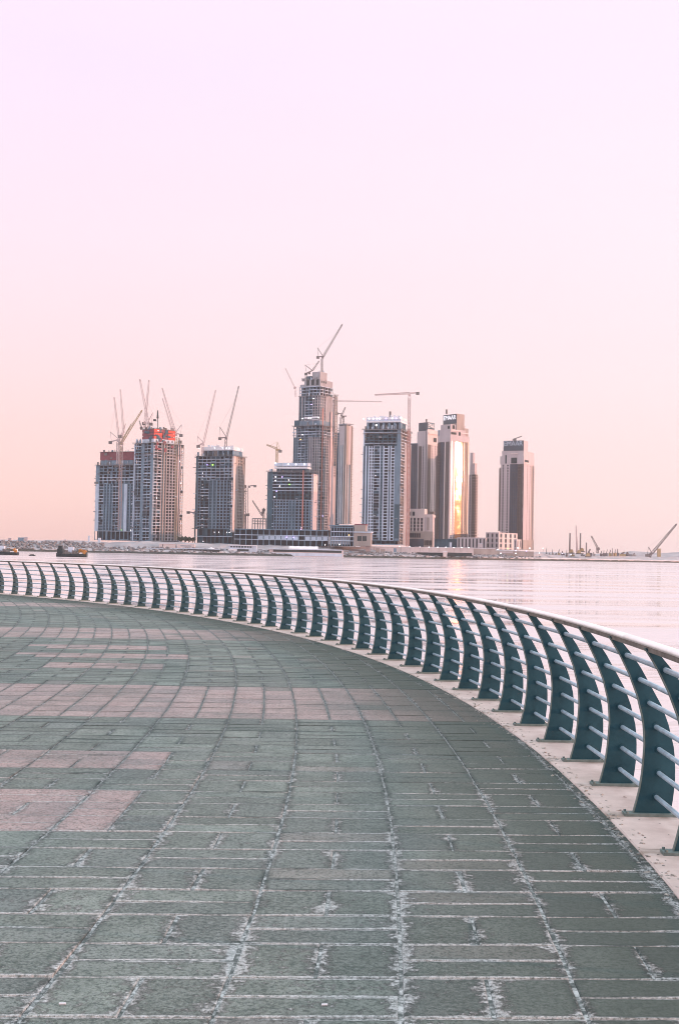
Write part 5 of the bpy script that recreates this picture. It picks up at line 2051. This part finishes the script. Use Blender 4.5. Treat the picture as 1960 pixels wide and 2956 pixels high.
crane('tower_crane', 'pink flat-top crane reaching over the gap behind the tallest tower', 1920, (*c3(748, 1200), *c3(752, 830)), c3(760, 800), c4(466, 272), None, c3(735, 800), 'crane_w', jw=1.6, mem=.3)
flat_top = crane('tower_crane', 'tall freestanding flat-top crane, pale above and red below, beside the lamp-rimmed tower', 1585, (*c4(800, 2170), *c4(826, 215)), c4(828, 160), c4(368, 182), None, c4(955, 152), 'crane_w', mw=3.0, mem=.5)

# red lower mast of the flat-top crane
rt = flat_top
mb = MB()
a, b = at(*c4(800, 2170), 1583), at(*c4(820, 620), 1583)
mb.lattice(a + Vector((0, -1, 0)), b + Vector((0, -1, 0)), 3.6, .5)
mb.build('climbing_frame', M['crane_r'], rt)
crane('tower_crane', 'grey lattice mast crane right of the white-rimmed shell', 1640, (*c2(815, 1960), *c2(822, 1430)), c2(826, 1412), c2(800, 1408), None, c2(838, 1412), 'crane_g', mw=3.4, mem=.4)
crane('tower_crane', 'distant flat-top crane end showing free right of the white-rimmed shell', 1900, (*c2(860, 1960), *c2(860, 1440)), c2(888, 1412), c2(860, 1408), None, c2(965, 1408), 'crane_g', mw=.8, mem=.2)
crane('tower_crane', 'distant crane cab poking out right of the white-rimmed shell low down', 1700, (*c2(822, 1960), *c2(822, 1800)), c2(822, 1780), c2(805, 1800), None, c2(878, 1765), 'crane_g', mw=1.6, mem=.4)
crane('tower_crane', 'distant crane end poking out left of the white-rimmed shell', 1700, (*c2(190, 2100), *c2(190, 1770)), c2(188, 1752), c2(215, 1700), None, c2(88, 1738), 'crane_g', mw=1.6, mem=.4)
crane('tower_crane', 'short crane with jib leaning left above the open concrete frame', 1640, (*c2(1058, 1840), *c2(1055, 1710)), c2(1040, 1790), c2(915, 1598), None, c2(1062, 1690), 'crane_g', mem=.42, jw=1.8)
# dark hoisting mast on the red formwork
mb = MB()
a, b = at(*c1(914, 745), 1556), at(*c1(911, 525), 1556)
rt = empty('hoist_mast', a, 'thin dark flagpole-like mast on the bright red formwork roof', 'mast')
mb.bar(a, b, .7)
mb.build('pole', M['hull'], rt)
mb = MB()
mb.bar(a.lerp(b, .55), b, 2.6, 1.0, r2=.35)
mb.build('banner', M['hull'], rt)
mb = MB()
mb.box(-1.6, 1.6, -1, 1, -1.2, 1.2, Matrix.Translation(at(*c1(876, 646), 1556)))
mb.bar(at(*c1(876, 646), 1556), at(*c1(912, 660), 1556), .5)
mb.build('lamp_head', M['hull'], rt)

# right-hand site: piling rigs, masts, crawler crane
GP = 'piling rigs on the flat right shore'


def pole_rig(label, x0, y0, x1, y1, Y, w, r2=.5, m='crane_g', name='piling_rig'):
    a, b = at(*c6(x0, y0), Y), at(*c6(x1, y1), Y)
    rt = empty(name, a, label, 'rig', GP)
    mb = MB()
    mb.bar(a, b, w, w, r2=r2)
    mb.build('mast', M[m], rt)
    mb = MB()
    mb.box(-3.2, 2.4, -2, 2, 0, 3.0, Matrix.Translation(a + Vector((2.5, 0, -1))))
    mb.box(1, 4, -1.5, 1.5, 3.0, 4.6, Matrix.Translation(a + Vector((0, 0, -1))))
    mb.build('rig_body', M['crane_y'], rt)
    mb = MB()
    mb.box(-4, 4, -2.4, -1.2, -1.3, .1, Matrix.Translation(a + Vector((2.5, 0, -1))))
    mb.box(-4, 4, 1.2, 2.4, -1.3, .1, Matrix.Translation(a + Vector((2.5, 0, -1))))
    mb.build('track', M['scaf'], rt)


pole_rig('short piling rig with plain mast, leftmost on the flat right shore', 740, 975, 743, 833, 1800, 2.0, .8)
pole_rig('tallest piling rig with tapering mast on the flat right shore', 797, 980, 788, 775, 1790, 2.8, .35, 'crane_w')
pole_rig('piling rig with plain mast just right of the tallest tapering one', 820, 965, 822, 833, 1810, 2.0, .8)
pole_rig('low dark piling mast between the tall rigs and the leaning jib', 866, 1003, 866, 905, 1770, 1.7, .9)
crane('crawler_crane', 'mobile crane with short jib leaning left among the site clutter', 1780, (*c6(950, 985), *c6(951, 960)), c6(950, 945), c6(903, 855), None, c6(965, 950), 'crane_g', mem=.45, jw=2.4, group='mobile cranes on the right shore')
crane('crawler_crane', 'large crawler crane with long raised jib cut off by the right edge', 1700, (*c6(1345, 1015), *c6(1350, 990)), c6(1360, 985), c6(1545, 765), c6(1335, 938), c6(1312, 1000), 'crane_g', mem=.55, jw=3.0, group='mobile cranes on the right shore')
a = at(*c6(1413, 1012), 1690)
mb = MB()
mb.bar(a, at(*c6(1413, 950), 1690), 4.2, 3)
tag(mb.build('silo', M['crane_y']), 'brown upright silo beside the large crawler crane', 'silo')

# low clutter on the right shore, one thing each
rg = random.Random(11)
GS = 'site cabins and machines on the right shore'
cl = [(565, 955, 3, 14, 'thin upright post right of the lone tower'), (590, 975, 7, 6, 'low brown cabin, first along the right shore'), (612, 965, 3, 12, 'narrow upright stack behind the first cabin'),
      (640, 985, 10, 5, 'long low shed left of the two tall rigs'), (660, 965, 6, 12, 'boxy brown plant left of the two tall rigs'), (690, 975, 8, 9, 'square hopper left of the leftmost rig'),
      (720, 960, 4, 12, 'tilted conveyor by the leftmost rig'), (765, 985, 8, 5, 'low cabin between the leftmost and tallest rigs'), (840, 990, 9, 5, 'low cabin right of the paired rigs'),
      (890, 965, 12, 13, 'rounded brown batching plant left of the leaning jib'), (925, 985, 5, 7, 'small tank under the leaning jib'), (978, 985, 5, 9, 'drum-shaped tank right of the leaning jib'), (1000, 975, 4, 11, 'upright stack among the right clutter'),
      (1020, 978, 4, 12, 'pair of bent pipes among the right clutter'), (1045, 978, 6, 11, 'brown silo mid right clutter'), (1065, 970, 3, 14, 'tall narrow stack mid right clutter'), (1085, 975, 5, 12, 'brown mixer right of the tall narrow stack'),
      (1105, 970, 6, 13, 'tallest brown plant of the right clutter'), (1140, 985, 14, 7, 'sloping brown stockpile cover in the right clutter'), (1185, 988, 16, 7, 'pale ring of formwork at the end of the clutter'), (1225, 990, 8, 5, 'last low cabin before the big crawler crane')]
for (x, y, wd, ht, lb) in cl:
    Y = 1790 + rg.uniform(-15, 15)
    p = at(*c6(x, 1003), Y)
    rt = empty('site_machine', p, lb, 'machine', GS)
    mb = MB()
    w_ = wd * .19 * 1.5
    h_ = ht * .5
    M4 = Matrix.Translation(p) @ Matrix.Rotation(rg.uniform(-.5, .5), 4, 'Z')
    mb.box(-w_, w_, -2, 2, -1, h_ * .6, M4)
    mb.build('body', M[rg.choice(['crane_g', 'crane_y', 'taupe', 'rock'])], rt)
    mb = MB()
    mb.bar(p + Vector((-w_ * .4, 0, h_ * .6)), p + Vector((w_ * rg.uniform(-.6, .6), 0, h_ * 1.45)), w_ * .8, 1.8, r2=.5)
    mb.build('boom', M['crane_g'], rt)

# hazy land beyond
mb = MB()
prev = None
for i in range(26):
    px = 1480 + i * 34
    Y = 4000
    z = at(px, 1600 - 6 * abs(math.sin(i * .5)) - (8 if i > 9 else 2) + i * .35, Y).z
    x = xt(px) * Y
    for (dy, zz_) in ((0, WZ - 1), (0.1, max(z * .5, 3)), (120, z), (700, WZ - 1)):
        mb.v.append((x * (Y + dy) / Y, Y + dy, zz_))
for i in range(25):
    for j in range(3):
        a = i * 4 + j
        mb.f.append((a, a + 4, a + 5, a + 1))
tag(mb.build('hills', M['sand']), kind='structure')


# trees between the second and third tower
def tree(px, y0, h, Y, label, seed):
    rg = random.Random(seed)
    p = at(px, y0, Y)
    rt = empty('tree', p, label, 'tree', 'dark trees between the left towers')
    mb = MB()
    mb.tube([p + Vector((0, 0, -2)), p + Vector((.2, 0, h * .3)), p + Vector((0, .1, h * .6))], [.4, .3, .15], 6)
    for q in range(3):
        a = rg.uniform(0, 6)
        mb.tube([p + Vector((0, 0, h * .35)), p + Vector((math.cos(a) * h * .3, math.sin(a) * h * .3, h * .6))], [.15, .06], 5)
    mb.build('trunk', M['bark'], rt)
    mb = MB()
    for q in range(420):
        while True:
            v = Vector((rg.uniform(-1, 1), rg.uniform(-1, 1), rg.uniform(-1, 1)))
            if v.length < 1 and (v.length > .35):
                break
        c = p + Vector((v.x * h * .55, v.y * h * .5, h * .62 + v.z * h * .38 * (1 + .3 * math.sin(v.x * 5))))
        s = rg.uniform(.3, .75)
        M4 = Matrix.Translation(c) @ Matrix.Rotation(rg.uniform(0, 6), 4, 'Z') @ Matrix.Rotation(rg.uniform(-1.2, 1.2), 4, 'X')
        n0 = len(mb.v)
        mb.v += [tuple(M4 @ Vector(q_)) for q_ in ((-s, -s * .6, 0), (s, -s * .6, 0), (s * .7, s * .8, 0), (-s * .7, s * .8, 0))]
        mb.f.append((n0, n0 + 1, n0 + 2, n0 + 3))
    mb.build('crown', M['leaf'], rt)


for i, (px, h, lb) in enumerate(((522, 8, 'dark round tree tucked against the right foot of the red-topped shell'), (534, 7.5, 'dark tree in the gap, second from the red-topped shell'), (545, 7, 'dark tree in the gap, third from the red-topped shell'), (556, 6.5, 'dark tree touching the left foot of the white-rimmed shell'))):
    tree(px, 1567, h, 1530, lb, i + 40)

# ---------------------------------------------------------------- shore buildings and clutter
def slab(name, label, cat, x0, x1, y0, y1, Y, depth, m, parts=(), cf=None, group=None):
    """long low building seen frontally; parts: (partname, fx0, fx1, fy0, fy1, proud, material)"""
    a, b = at(x0, y1, Y), at(x1, y1, Y)
    zt = (at(x0, y0, Y).z + at(x1, y0, Y).z) / 2
    z0 = min(a.z, b.z)
    rt = empty(name, (a + b) / 2, label, cat, group)
    mb = MB()
    mb.box(a.x, b.x, Y, Y + depth, z0 - 2.5, zt)
    mb.build('walls', M[m], rt)
    for (pn, fa, fb_, ya, yb, pr, mm) in parts:
        mb = MB()
        mb.box(a.x + (b.x - a.x) * fa, a.x + (b.x - a.x) * fb_, Y - pr, Y + (.3 if ya >= 0 else depth * .9), z0 + (zt - z0) * ya if ya >= 0 else zt + .02, z0 + (zt - z0) * yb)
        mb.build(pn, M[mm], rt)
    return rt


slab('site_cabin', 'cream lit site cabin on the bank below the red-topped shells', 'cabin', 460, 506, 1569.5, 1580, 1440, 10, 'render2', [('door', .2, .24, .05, .8, .1, 'dark'), ('roof', -.01, 1.01, .95, 1.06, .5, 'white')])
slab('site_cabin', 'low grey cabin right beside the cream lit one', 'cabin', 512, 562, 1571, 1580, 1442, 10, 'hoard', [('opening', .2, .8, .35, .6, .1, 'conc')])
slab('jetty', 'dark covered jetty at the waterline below the cream cabin', 'jetty', 397, 470, 1583, 1589, 1418, 8, 'dark', [('deck', -.02, 1.02, .9, 1.2, 1, 'conc_l')])
slab('jetty', 'dark low jetty running to the domed tent', 'jetty', 488, 634, 1584, 1591, 1420, 8, 'dark', [('deck', -.01, 1.01, .85, 1.15, 1, 'conc_l')])
slab('boat_shelter', 'long pale waterside shelter with a dark slot below the white tent roof', 'building', 778, 992, 1587, 1604, 1436, 14, 'hoard', [('slot', .05, .97, .62, .95, .3, 'dark'), ('roof', .0, .98, .97, 1.1, 1.0, 'conc_l'), ('wall_panel', .02, .98, .05, .5, .2, 'conc_l')])
rt = slab('grandstand', 'white framed stand with open bays left of the long shelter', 'structure', 661, 741, 1574, 1596, 1434, 10, 'conc_l', [('opening', .05 + .1 * q, .12 + .1 * q, .7, .88, .15, 'dark') for q in range(8)] + [('canopy', -.02, 1.02, .94, 1.04, 1.0, 'white'), ('opening', .3, .72, .25, .5, .2, 'dark'), ('counter', -.02, .28, .15, .5, 1.0, 'white')])


def tent(label, x0, x1, y0, y1, Y, D, peak=.5):
    a, b = at(x0, y1, Y), at(x1, y1, Y)
    h = at(x0, y0, Y).z - a.z
    rt = empty('tent', (a + b) / 2, label, 'tent', 'white tents on the bank')
    mb = MB()
    n_ = 14
    for i in range(n_ + 1):
        t = i / n_
        x = a.x + (b.x - a.x) * t
        hh = h * (1 - abs(t - peak) * 1.1 / max(peak, 1 - peak)) if peak < .9 else h * (1 - .06 * math.cos(t * 30))
        hh = max(.4, hh)
        for (dy, f) in ((0, .15), (D * .15, .7), (D * .5, 1), (D * .85, .7), (D, .15)):
            mb.v.append((x, Y + dy, a.z + hh * f))
    for i in range(n_):
        for j in range(4):
            q = i * 5 + j
            mb.f.append((q, q + 5, q + 6, q + 1))
    mb.build('canopy', M['tent'], rt, True)
    mb = MB()
    for i in range(0, n_ + 1, 2):
        x = a.x + (b.x - a.x) * i / n_
        mb.box(x - .15, x + .15, Y, Y + .3, a.z - 2, a.z + h * .16)
    mb.build('tent_pole', M['white'], rt)


tent('low domed white tent on the bank right of the cream cabin', 586, 632, 1579, 1588, 1430, 12)
tent('long flat white tent roof above the waterside shelter', 834, 918, 1576, 1585, 1450, 12, .99)
# hoarding wall
GW = 'pinkish hoarding walls along the bank'
for i, (x0, x1, y0, y1, lb) in enumerate(((925, 1040, 1578, 1587, 'plain pinkish hoarding from the white tent roof to the lamp-rimmed tower'), (1040, 1196, 1578, 1590, 'pinkish hoarding below the lamp-rimmed tower and red mast'),
                                         (1196, 1290, 1579.5, 1594, 'tall pinkish hoarding below the podium with arched windows'), (1290, 1366, 1581, 1595, 'tall pinkish hoarding below the glaring tower'),
                                         (1366, 1430, 1583, 1594, 'brownish hoarding below the low grey arcade'))):
    slab('hoarding', lb, 'wall', x0, x1, y0, y1, 1508 + i * 4, 1.2, 'hoard' if i < 4 else 'taupe', [('coping', 0, 1, .93, 1.02, .4, 'white')] + [('joint', q / 4, q / 4 + .006, 0, .9, .1, 'taupe') for q in (1, 2, 3)], group=GW)
slab('culvert', 'dark slot in the bank below the podium with arched windows', 'opening', 1203, 1280, 1595, 1599, 1500, 3, 'dark', [('lintel', -.02, 1.02, 1.0, 1.3, .5, 'hoard')])
slab('pump_house', 'small pale block beside the dark slot in the bank', 'cabin', 1279, 1290, 1592, 1600, 1496, 5, 'render2', [('roof', -.05, 1.05, .9, 1.1, .4, 'white')])
slab('culvert', 'dark sloping slot in the bank below the glaring tower', 'opening', 1292, 1362, 1595.5, 1599, 1505, 3, 'dark', [('lintel', -.02, 1.02, 1.0, 1.3, .5, 'hoard')])

slab('site_wall', 'low grey wall right of the square-windowed block', 'wall', 1430, 1540, 1591, 1598, 1575, 1.5, 'taupe', [('panel', .1, .45, .2, .8, .2, 'render')], group=GW)

# small site objects on the bank
GB = 'small crates and huts on the bank'
its = [(648, 1590, 3, 2, 'tiny pale hut left of the white framed stand'), (752, 1590, 4, 2, 'small brown crate right of the white framed stand'), (762, 1592, 3, 1.6, 'small white crate by the shelter\'s left end'),
       (1000, 1594, 5, 2, 'low brown bush-like heap right of the shelter'), (1012, 1597, 3, 2.2, 'small pale hut right of the shelter'), (1028, 1596, 5, 2, 'white van-sized box right of the shelter'), (1062, 1588, 6, 4.5, 'pale square cabin below the lamp-rimmed tower'),
       (1090, 1590, 4, 3, 'brown crate below the lamp-rimmed tower'), (1105, 1591, 5, 2.5, 'second brown crate below the lamp-rimmed tower'), (1140, 1590, 3, 3, 'small pale crate left of the red mast'),
       (1300, 1576, 2.6, 4, 'white plant box on the wall at the foot of the glaring tower'), (1385, 1577, 5, 3.4, 'pale dome tank by the low grey arcade'),
       (258, 1560, 2, 5, 'dark hut on stilts at the left foot of the leftmost shell'), (288, 1562, 3, 3.4, 'pale tank beside the hut on stilts'), (62, 1560, 6, 3, 'grey cabin on the seawall top, left'), (75, 1560, 5, 3.4, 'pale cabin beside the grey one on the seawall'), (190, 1563, 2, 1.8, 'small dark box on the seawall top'), (30, 1560, 3, 2.4, 'small dark box at the left end of the seawall')]
for (px, y, wd, ht, lb) in its:
    Y = lerp_sh(px)[3] + (55 if y < 1585 else 30)
    p = at(px, y, Y)
    rt = empty('site_box', p, lb, 'hut', GB)
    mb = MB()
    mb.box(-wd / 2, wd / 2, -1.5, 1.5, -1.5, ht, Matrix.Translation(p))
    mb.build('walls', M[rg.choice(['render', 'taupe', 'conc_l', 'conc'])], rt)
    mb = MB()
    mb.box(-wd / 2 - .2, wd / 2 + .2, -1.7, 1.7, ht, ht + .3, Matrix.Translation(p))
    mb.build('roof', M['conc_l'], rt)

# shore lamps
GL = 'lit lamps along the shore wall'
lm = [(c5(18, 2165), 'first', 0), (c5(155, 2165), 'second', 0), (c5(292, 2168), 'third', 0), (c5(415, 2172), 'fourth', 0), (c5(535, 2172), 'fifth', 0), (c5(645, 2172), 'sixth', 0), (c5(755, 2176), 'seventh', 0), (c5(862, 2178), 'eighth', 0), (c5(957, 2180), 'ninth', 0)]
proto = None


def lamp(px, y, Y, label, m='lightw', s=1.0):
    p = at(px, y, Y)
    rt = empty('shore_lamp', p + Vector((0, 0, -3.5)), label, 'lamp', GL)
    mb = MB()
    mb.bar(p + Vector((0, 0, -6)), p, .25)
    mb.build('pole', M['scaf'], rt)
    mb = MB()
    mb.tube([p + Vector((0, 0, -.4 * s)), p + Vector((0, 0, 0)), p + Vector((0, 0, .4 * s))], [.35 * s, .6 * s, .35 * s], 8)
    mb.build('lamp_head', M[m], rt)


for (pt, od, _) in lm:
    lamp(pt[0], pt[1], 1504, '%s lit lamp from the left along the pinkish hoarding top' % od)
lowl = [(c5(665, 2240), 'lit lamp beside the small pale block in the bank', 'lightw'), (c5(748, 2245), 'lit lamp right of the small pale block in the bank', 'lightw'), (c5(975, 2250), 'lit lamp at the foot of the tall hoarding\'s right end', 'lightw'),
        (c6(200, 955), 'lit lamp below the left corner of the square-windowed block', 'lightw'), (c6(275, 950), 'green lamp in front of the square-windowed block', 'lightg'), (c6(350, 945), 'lit lamp in front of the low sunlit annex', 'lightw'),
        (c6(335, 966), 'violet lamp below the low sunlit annex', 'lightv'), (c6(222, 985), 'lit lamp low on the bank below the square-windowed block', 'lightw'), (c6(335, 985), 'lit lamp low on the bank under the violet one', 'lightw'),
        (c6(415, 968), 'violet lamp below the lone right tower', 'lightv'), (c6(512, 984), 'lit lamp right of the lone tower near the first cabins', 'lightw'), (c6(440, 946), 'small lamp at the foot of the lone right tower', 'lightw'),
        (c6(752, 995), 'lit lamp between the leftmost and tallest rigs', 'lightw'), (c6(686, 988), 'violet lamp by the square hopper', 'lightv'), (c6(540, 948), 'lit lamp on a pole right of the lone tower', 'lightw')]
for (pt, lb, m_) in lowl:
    lamp(pt[0], pt[1], 1560 if pt[0] < 1560 else 1760, lb, m_, 1.1)
lamp(636, 1500, 1520, 'lit lamp before the long unfinished podium', 'lightw', .01) if False else None

# ---------------------------------------------------------------- boats
def boat(label, x0, x1, yw, Y, flip=1, name='workboat'):
    a, b = at(x0, yw, Y), at(x1, yw, Y)
    L_ = b.x - a.x
    c = (a + b) / 2
    c.z = WZ
    rt = empty(name, c, label, 'boat', 'dark workboats on the creek')
    mb = MB()
    n_ = 12
    for i in range(n_ + 1):
        t = i / n_
        x = a.x + L_ * t
        wy = 2.3 * (1 - max(0, (abs(t - .45) - .3) / .55) ** 2 * 1.2)
        wy = max(.5, wy)
        sh = 1.5 + .9 * (max(0, t - .75) / .25) ** 2 + .35 * (max(0, .2 - t) / .2) ** 2
        if flip < 0:
            sh = 1.5 + .9 * (max(0, .25 - t) / .25) ** 2
        for (yy, zz_) in ((-wy * .75, -.6), (-wy, .5), (-wy, sh), (wy, sh), (wy, .5), (wy * .75, -.6)):
            mb.v.append((x, Y + yy, WZ + zz_))
    for i in range(n_):
        for j in range(6):
            q = i * 6 + j
            q2 = i * 6 + (j + 1) % 6
            mb.f.append((q, q + 6, q2 + 6, q2))
    mb.f.append(tuple(range(6)))
    mb.f.append(tuple(n_ * 6 + k for k in range(6))[::-1])
    mb.build('hull', M['hull'], rt)
    X = lambda f: a.x + L_ * f
    mb = MB()
    mb.box(X(.02), X(.20), Y - 1.7, Y + 1.7, WZ + 1.5, WZ + 4.0)
    mb.box(X(.05), X(.17), Y - 1.3, Y + 1.3, WZ + 4.0, WZ + 5.4)
    mb.build('wheelhouse', M['hull'], rt)
    mb = MB()
    mb.bar((X(.25), Y, WZ + 1.5), (X(.25), Y, WZ + 7.2), .16)
    mb.bar((X(.21), Y, WZ + 5.6), (X(.30), Y, WZ + 5.6), .12)
    mb.build('mast', M['scaf'], rt)
    mb = MB()
    mb.box(X(.38), X(.56), Y - 1.4, Y + 1.4, WZ + 1.6, WZ + 4.8)
    mb.build('deckhouse', M['conc_l'], rt)
    mb = MB()
    for q in range(9):
        f = .22 + .06 * q
        mb.box(X(f), X(f + .045), Y - 1.9, Y - .6, WZ + 1.5, WZ + 2.2 + (q * 7 % 4) * .35)
    mb.build('deck_gear', M['scaf'], rt)
    mb = MB()
    rg_ = random.Random(2)
    for q in range(8 if flip > 0 else 3):
        f = .74 + rg_.uniform(0, .20)
        s = rg_.uniform(.35, .7)
        mb.box(-s, s, -s, s, -s, s, Matrix.Translation((X(f), Y + rg_.uniform(-1.5, .5), WZ + 2.0 + rg_.uniform(0, 1.5))) @ Matrix.Rotation(rg_.uniform(0, 2), 4, 'Y'))
    mb.build('orange_cargo', M['orange'], rt)
    mb = MB()
    mb.box(X(.90), X(.97), Y - 1.0, Y + 1.0, WZ + 2.0, WZ + 3.2)
    mb.build('tarpaulin', M['white'], rt)
    for q in range(6):
        mb = MB()
        f = .15 + .13 * q
        mb.tube([(X(f), Y - 2.45, WZ + .9), (X(f), Y - 2.25, WZ + .9)], .45, 10)
        mb.build('tyre_fender', M['dark'], rt)
    return rt


boat('dark workboat with orange cargo on its bow, crossing the creek at left', 166, 252, 1607, 620)
boat('dark workboat cut off by the left edge of the picture', -36, 54, 1603, 690, -1)
p = at(94, 1604, 650)
p.z = WZ
rt = empty('dinghy', p, 'tiny dark dinghy on the water between the two workboats', 'boat')
mb = MB()
for i in range(7):
    t = i / 6
    wy = .75 * (1 - (2 * t - 1) ** 4 * .8)
    for yy, zz_ in ((-wy * .6, -.2), (-wy, .45), (wy, .45), (wy * .6, -.2)):
        mb.v.append((p.x - 1.7 + 3.4 * t, p.y + yy, WZ + zz_ + (.15 if i in (0, 6) else 0)))
for i in range(6):
    for j in range(4):
        q, q2 = i * 4 + j, i * 4 + (j + 1) % 4
        mb.f.append((q, q + 4, q2 + 4, q2))
mb.build('hull', M['hull'], rt)
mb = MB()
mb.box(p.x - .9, p.x + .9, p.y - .3, p.y + .3, WZ + .45, WZ + .8)
mb.build('seat', M['scaf'], rt)

# ---------------------------------------------------------------- haze
HAZE = 0.00006
if HAZE > 0:
    mb = MB()
    mb.box(-5200, 5200, -5200, 5200, -14, 400)
    m = bpy.data.materials.new('haze_air')
    m.use_nodes = True
    t = m.node_tree
    t.nodes.clear()
    o_ = t.nodes.new('ShaderNodeOutputMaterial')
    v_ = t.nodes.new('ShaderNodeVolumePrincipled')
    v_.inputs['Color'].default_value = (.98, .86, .86, 1)
    v_.inputs['Density'].default_value = HAZE
    v_.inputs['Anisotropy'].default_value = .0
    t.links.new(v_.outputs[0], o_.inputs['Volume'])
    tag(mb.build('haze', m), kind='stuff')
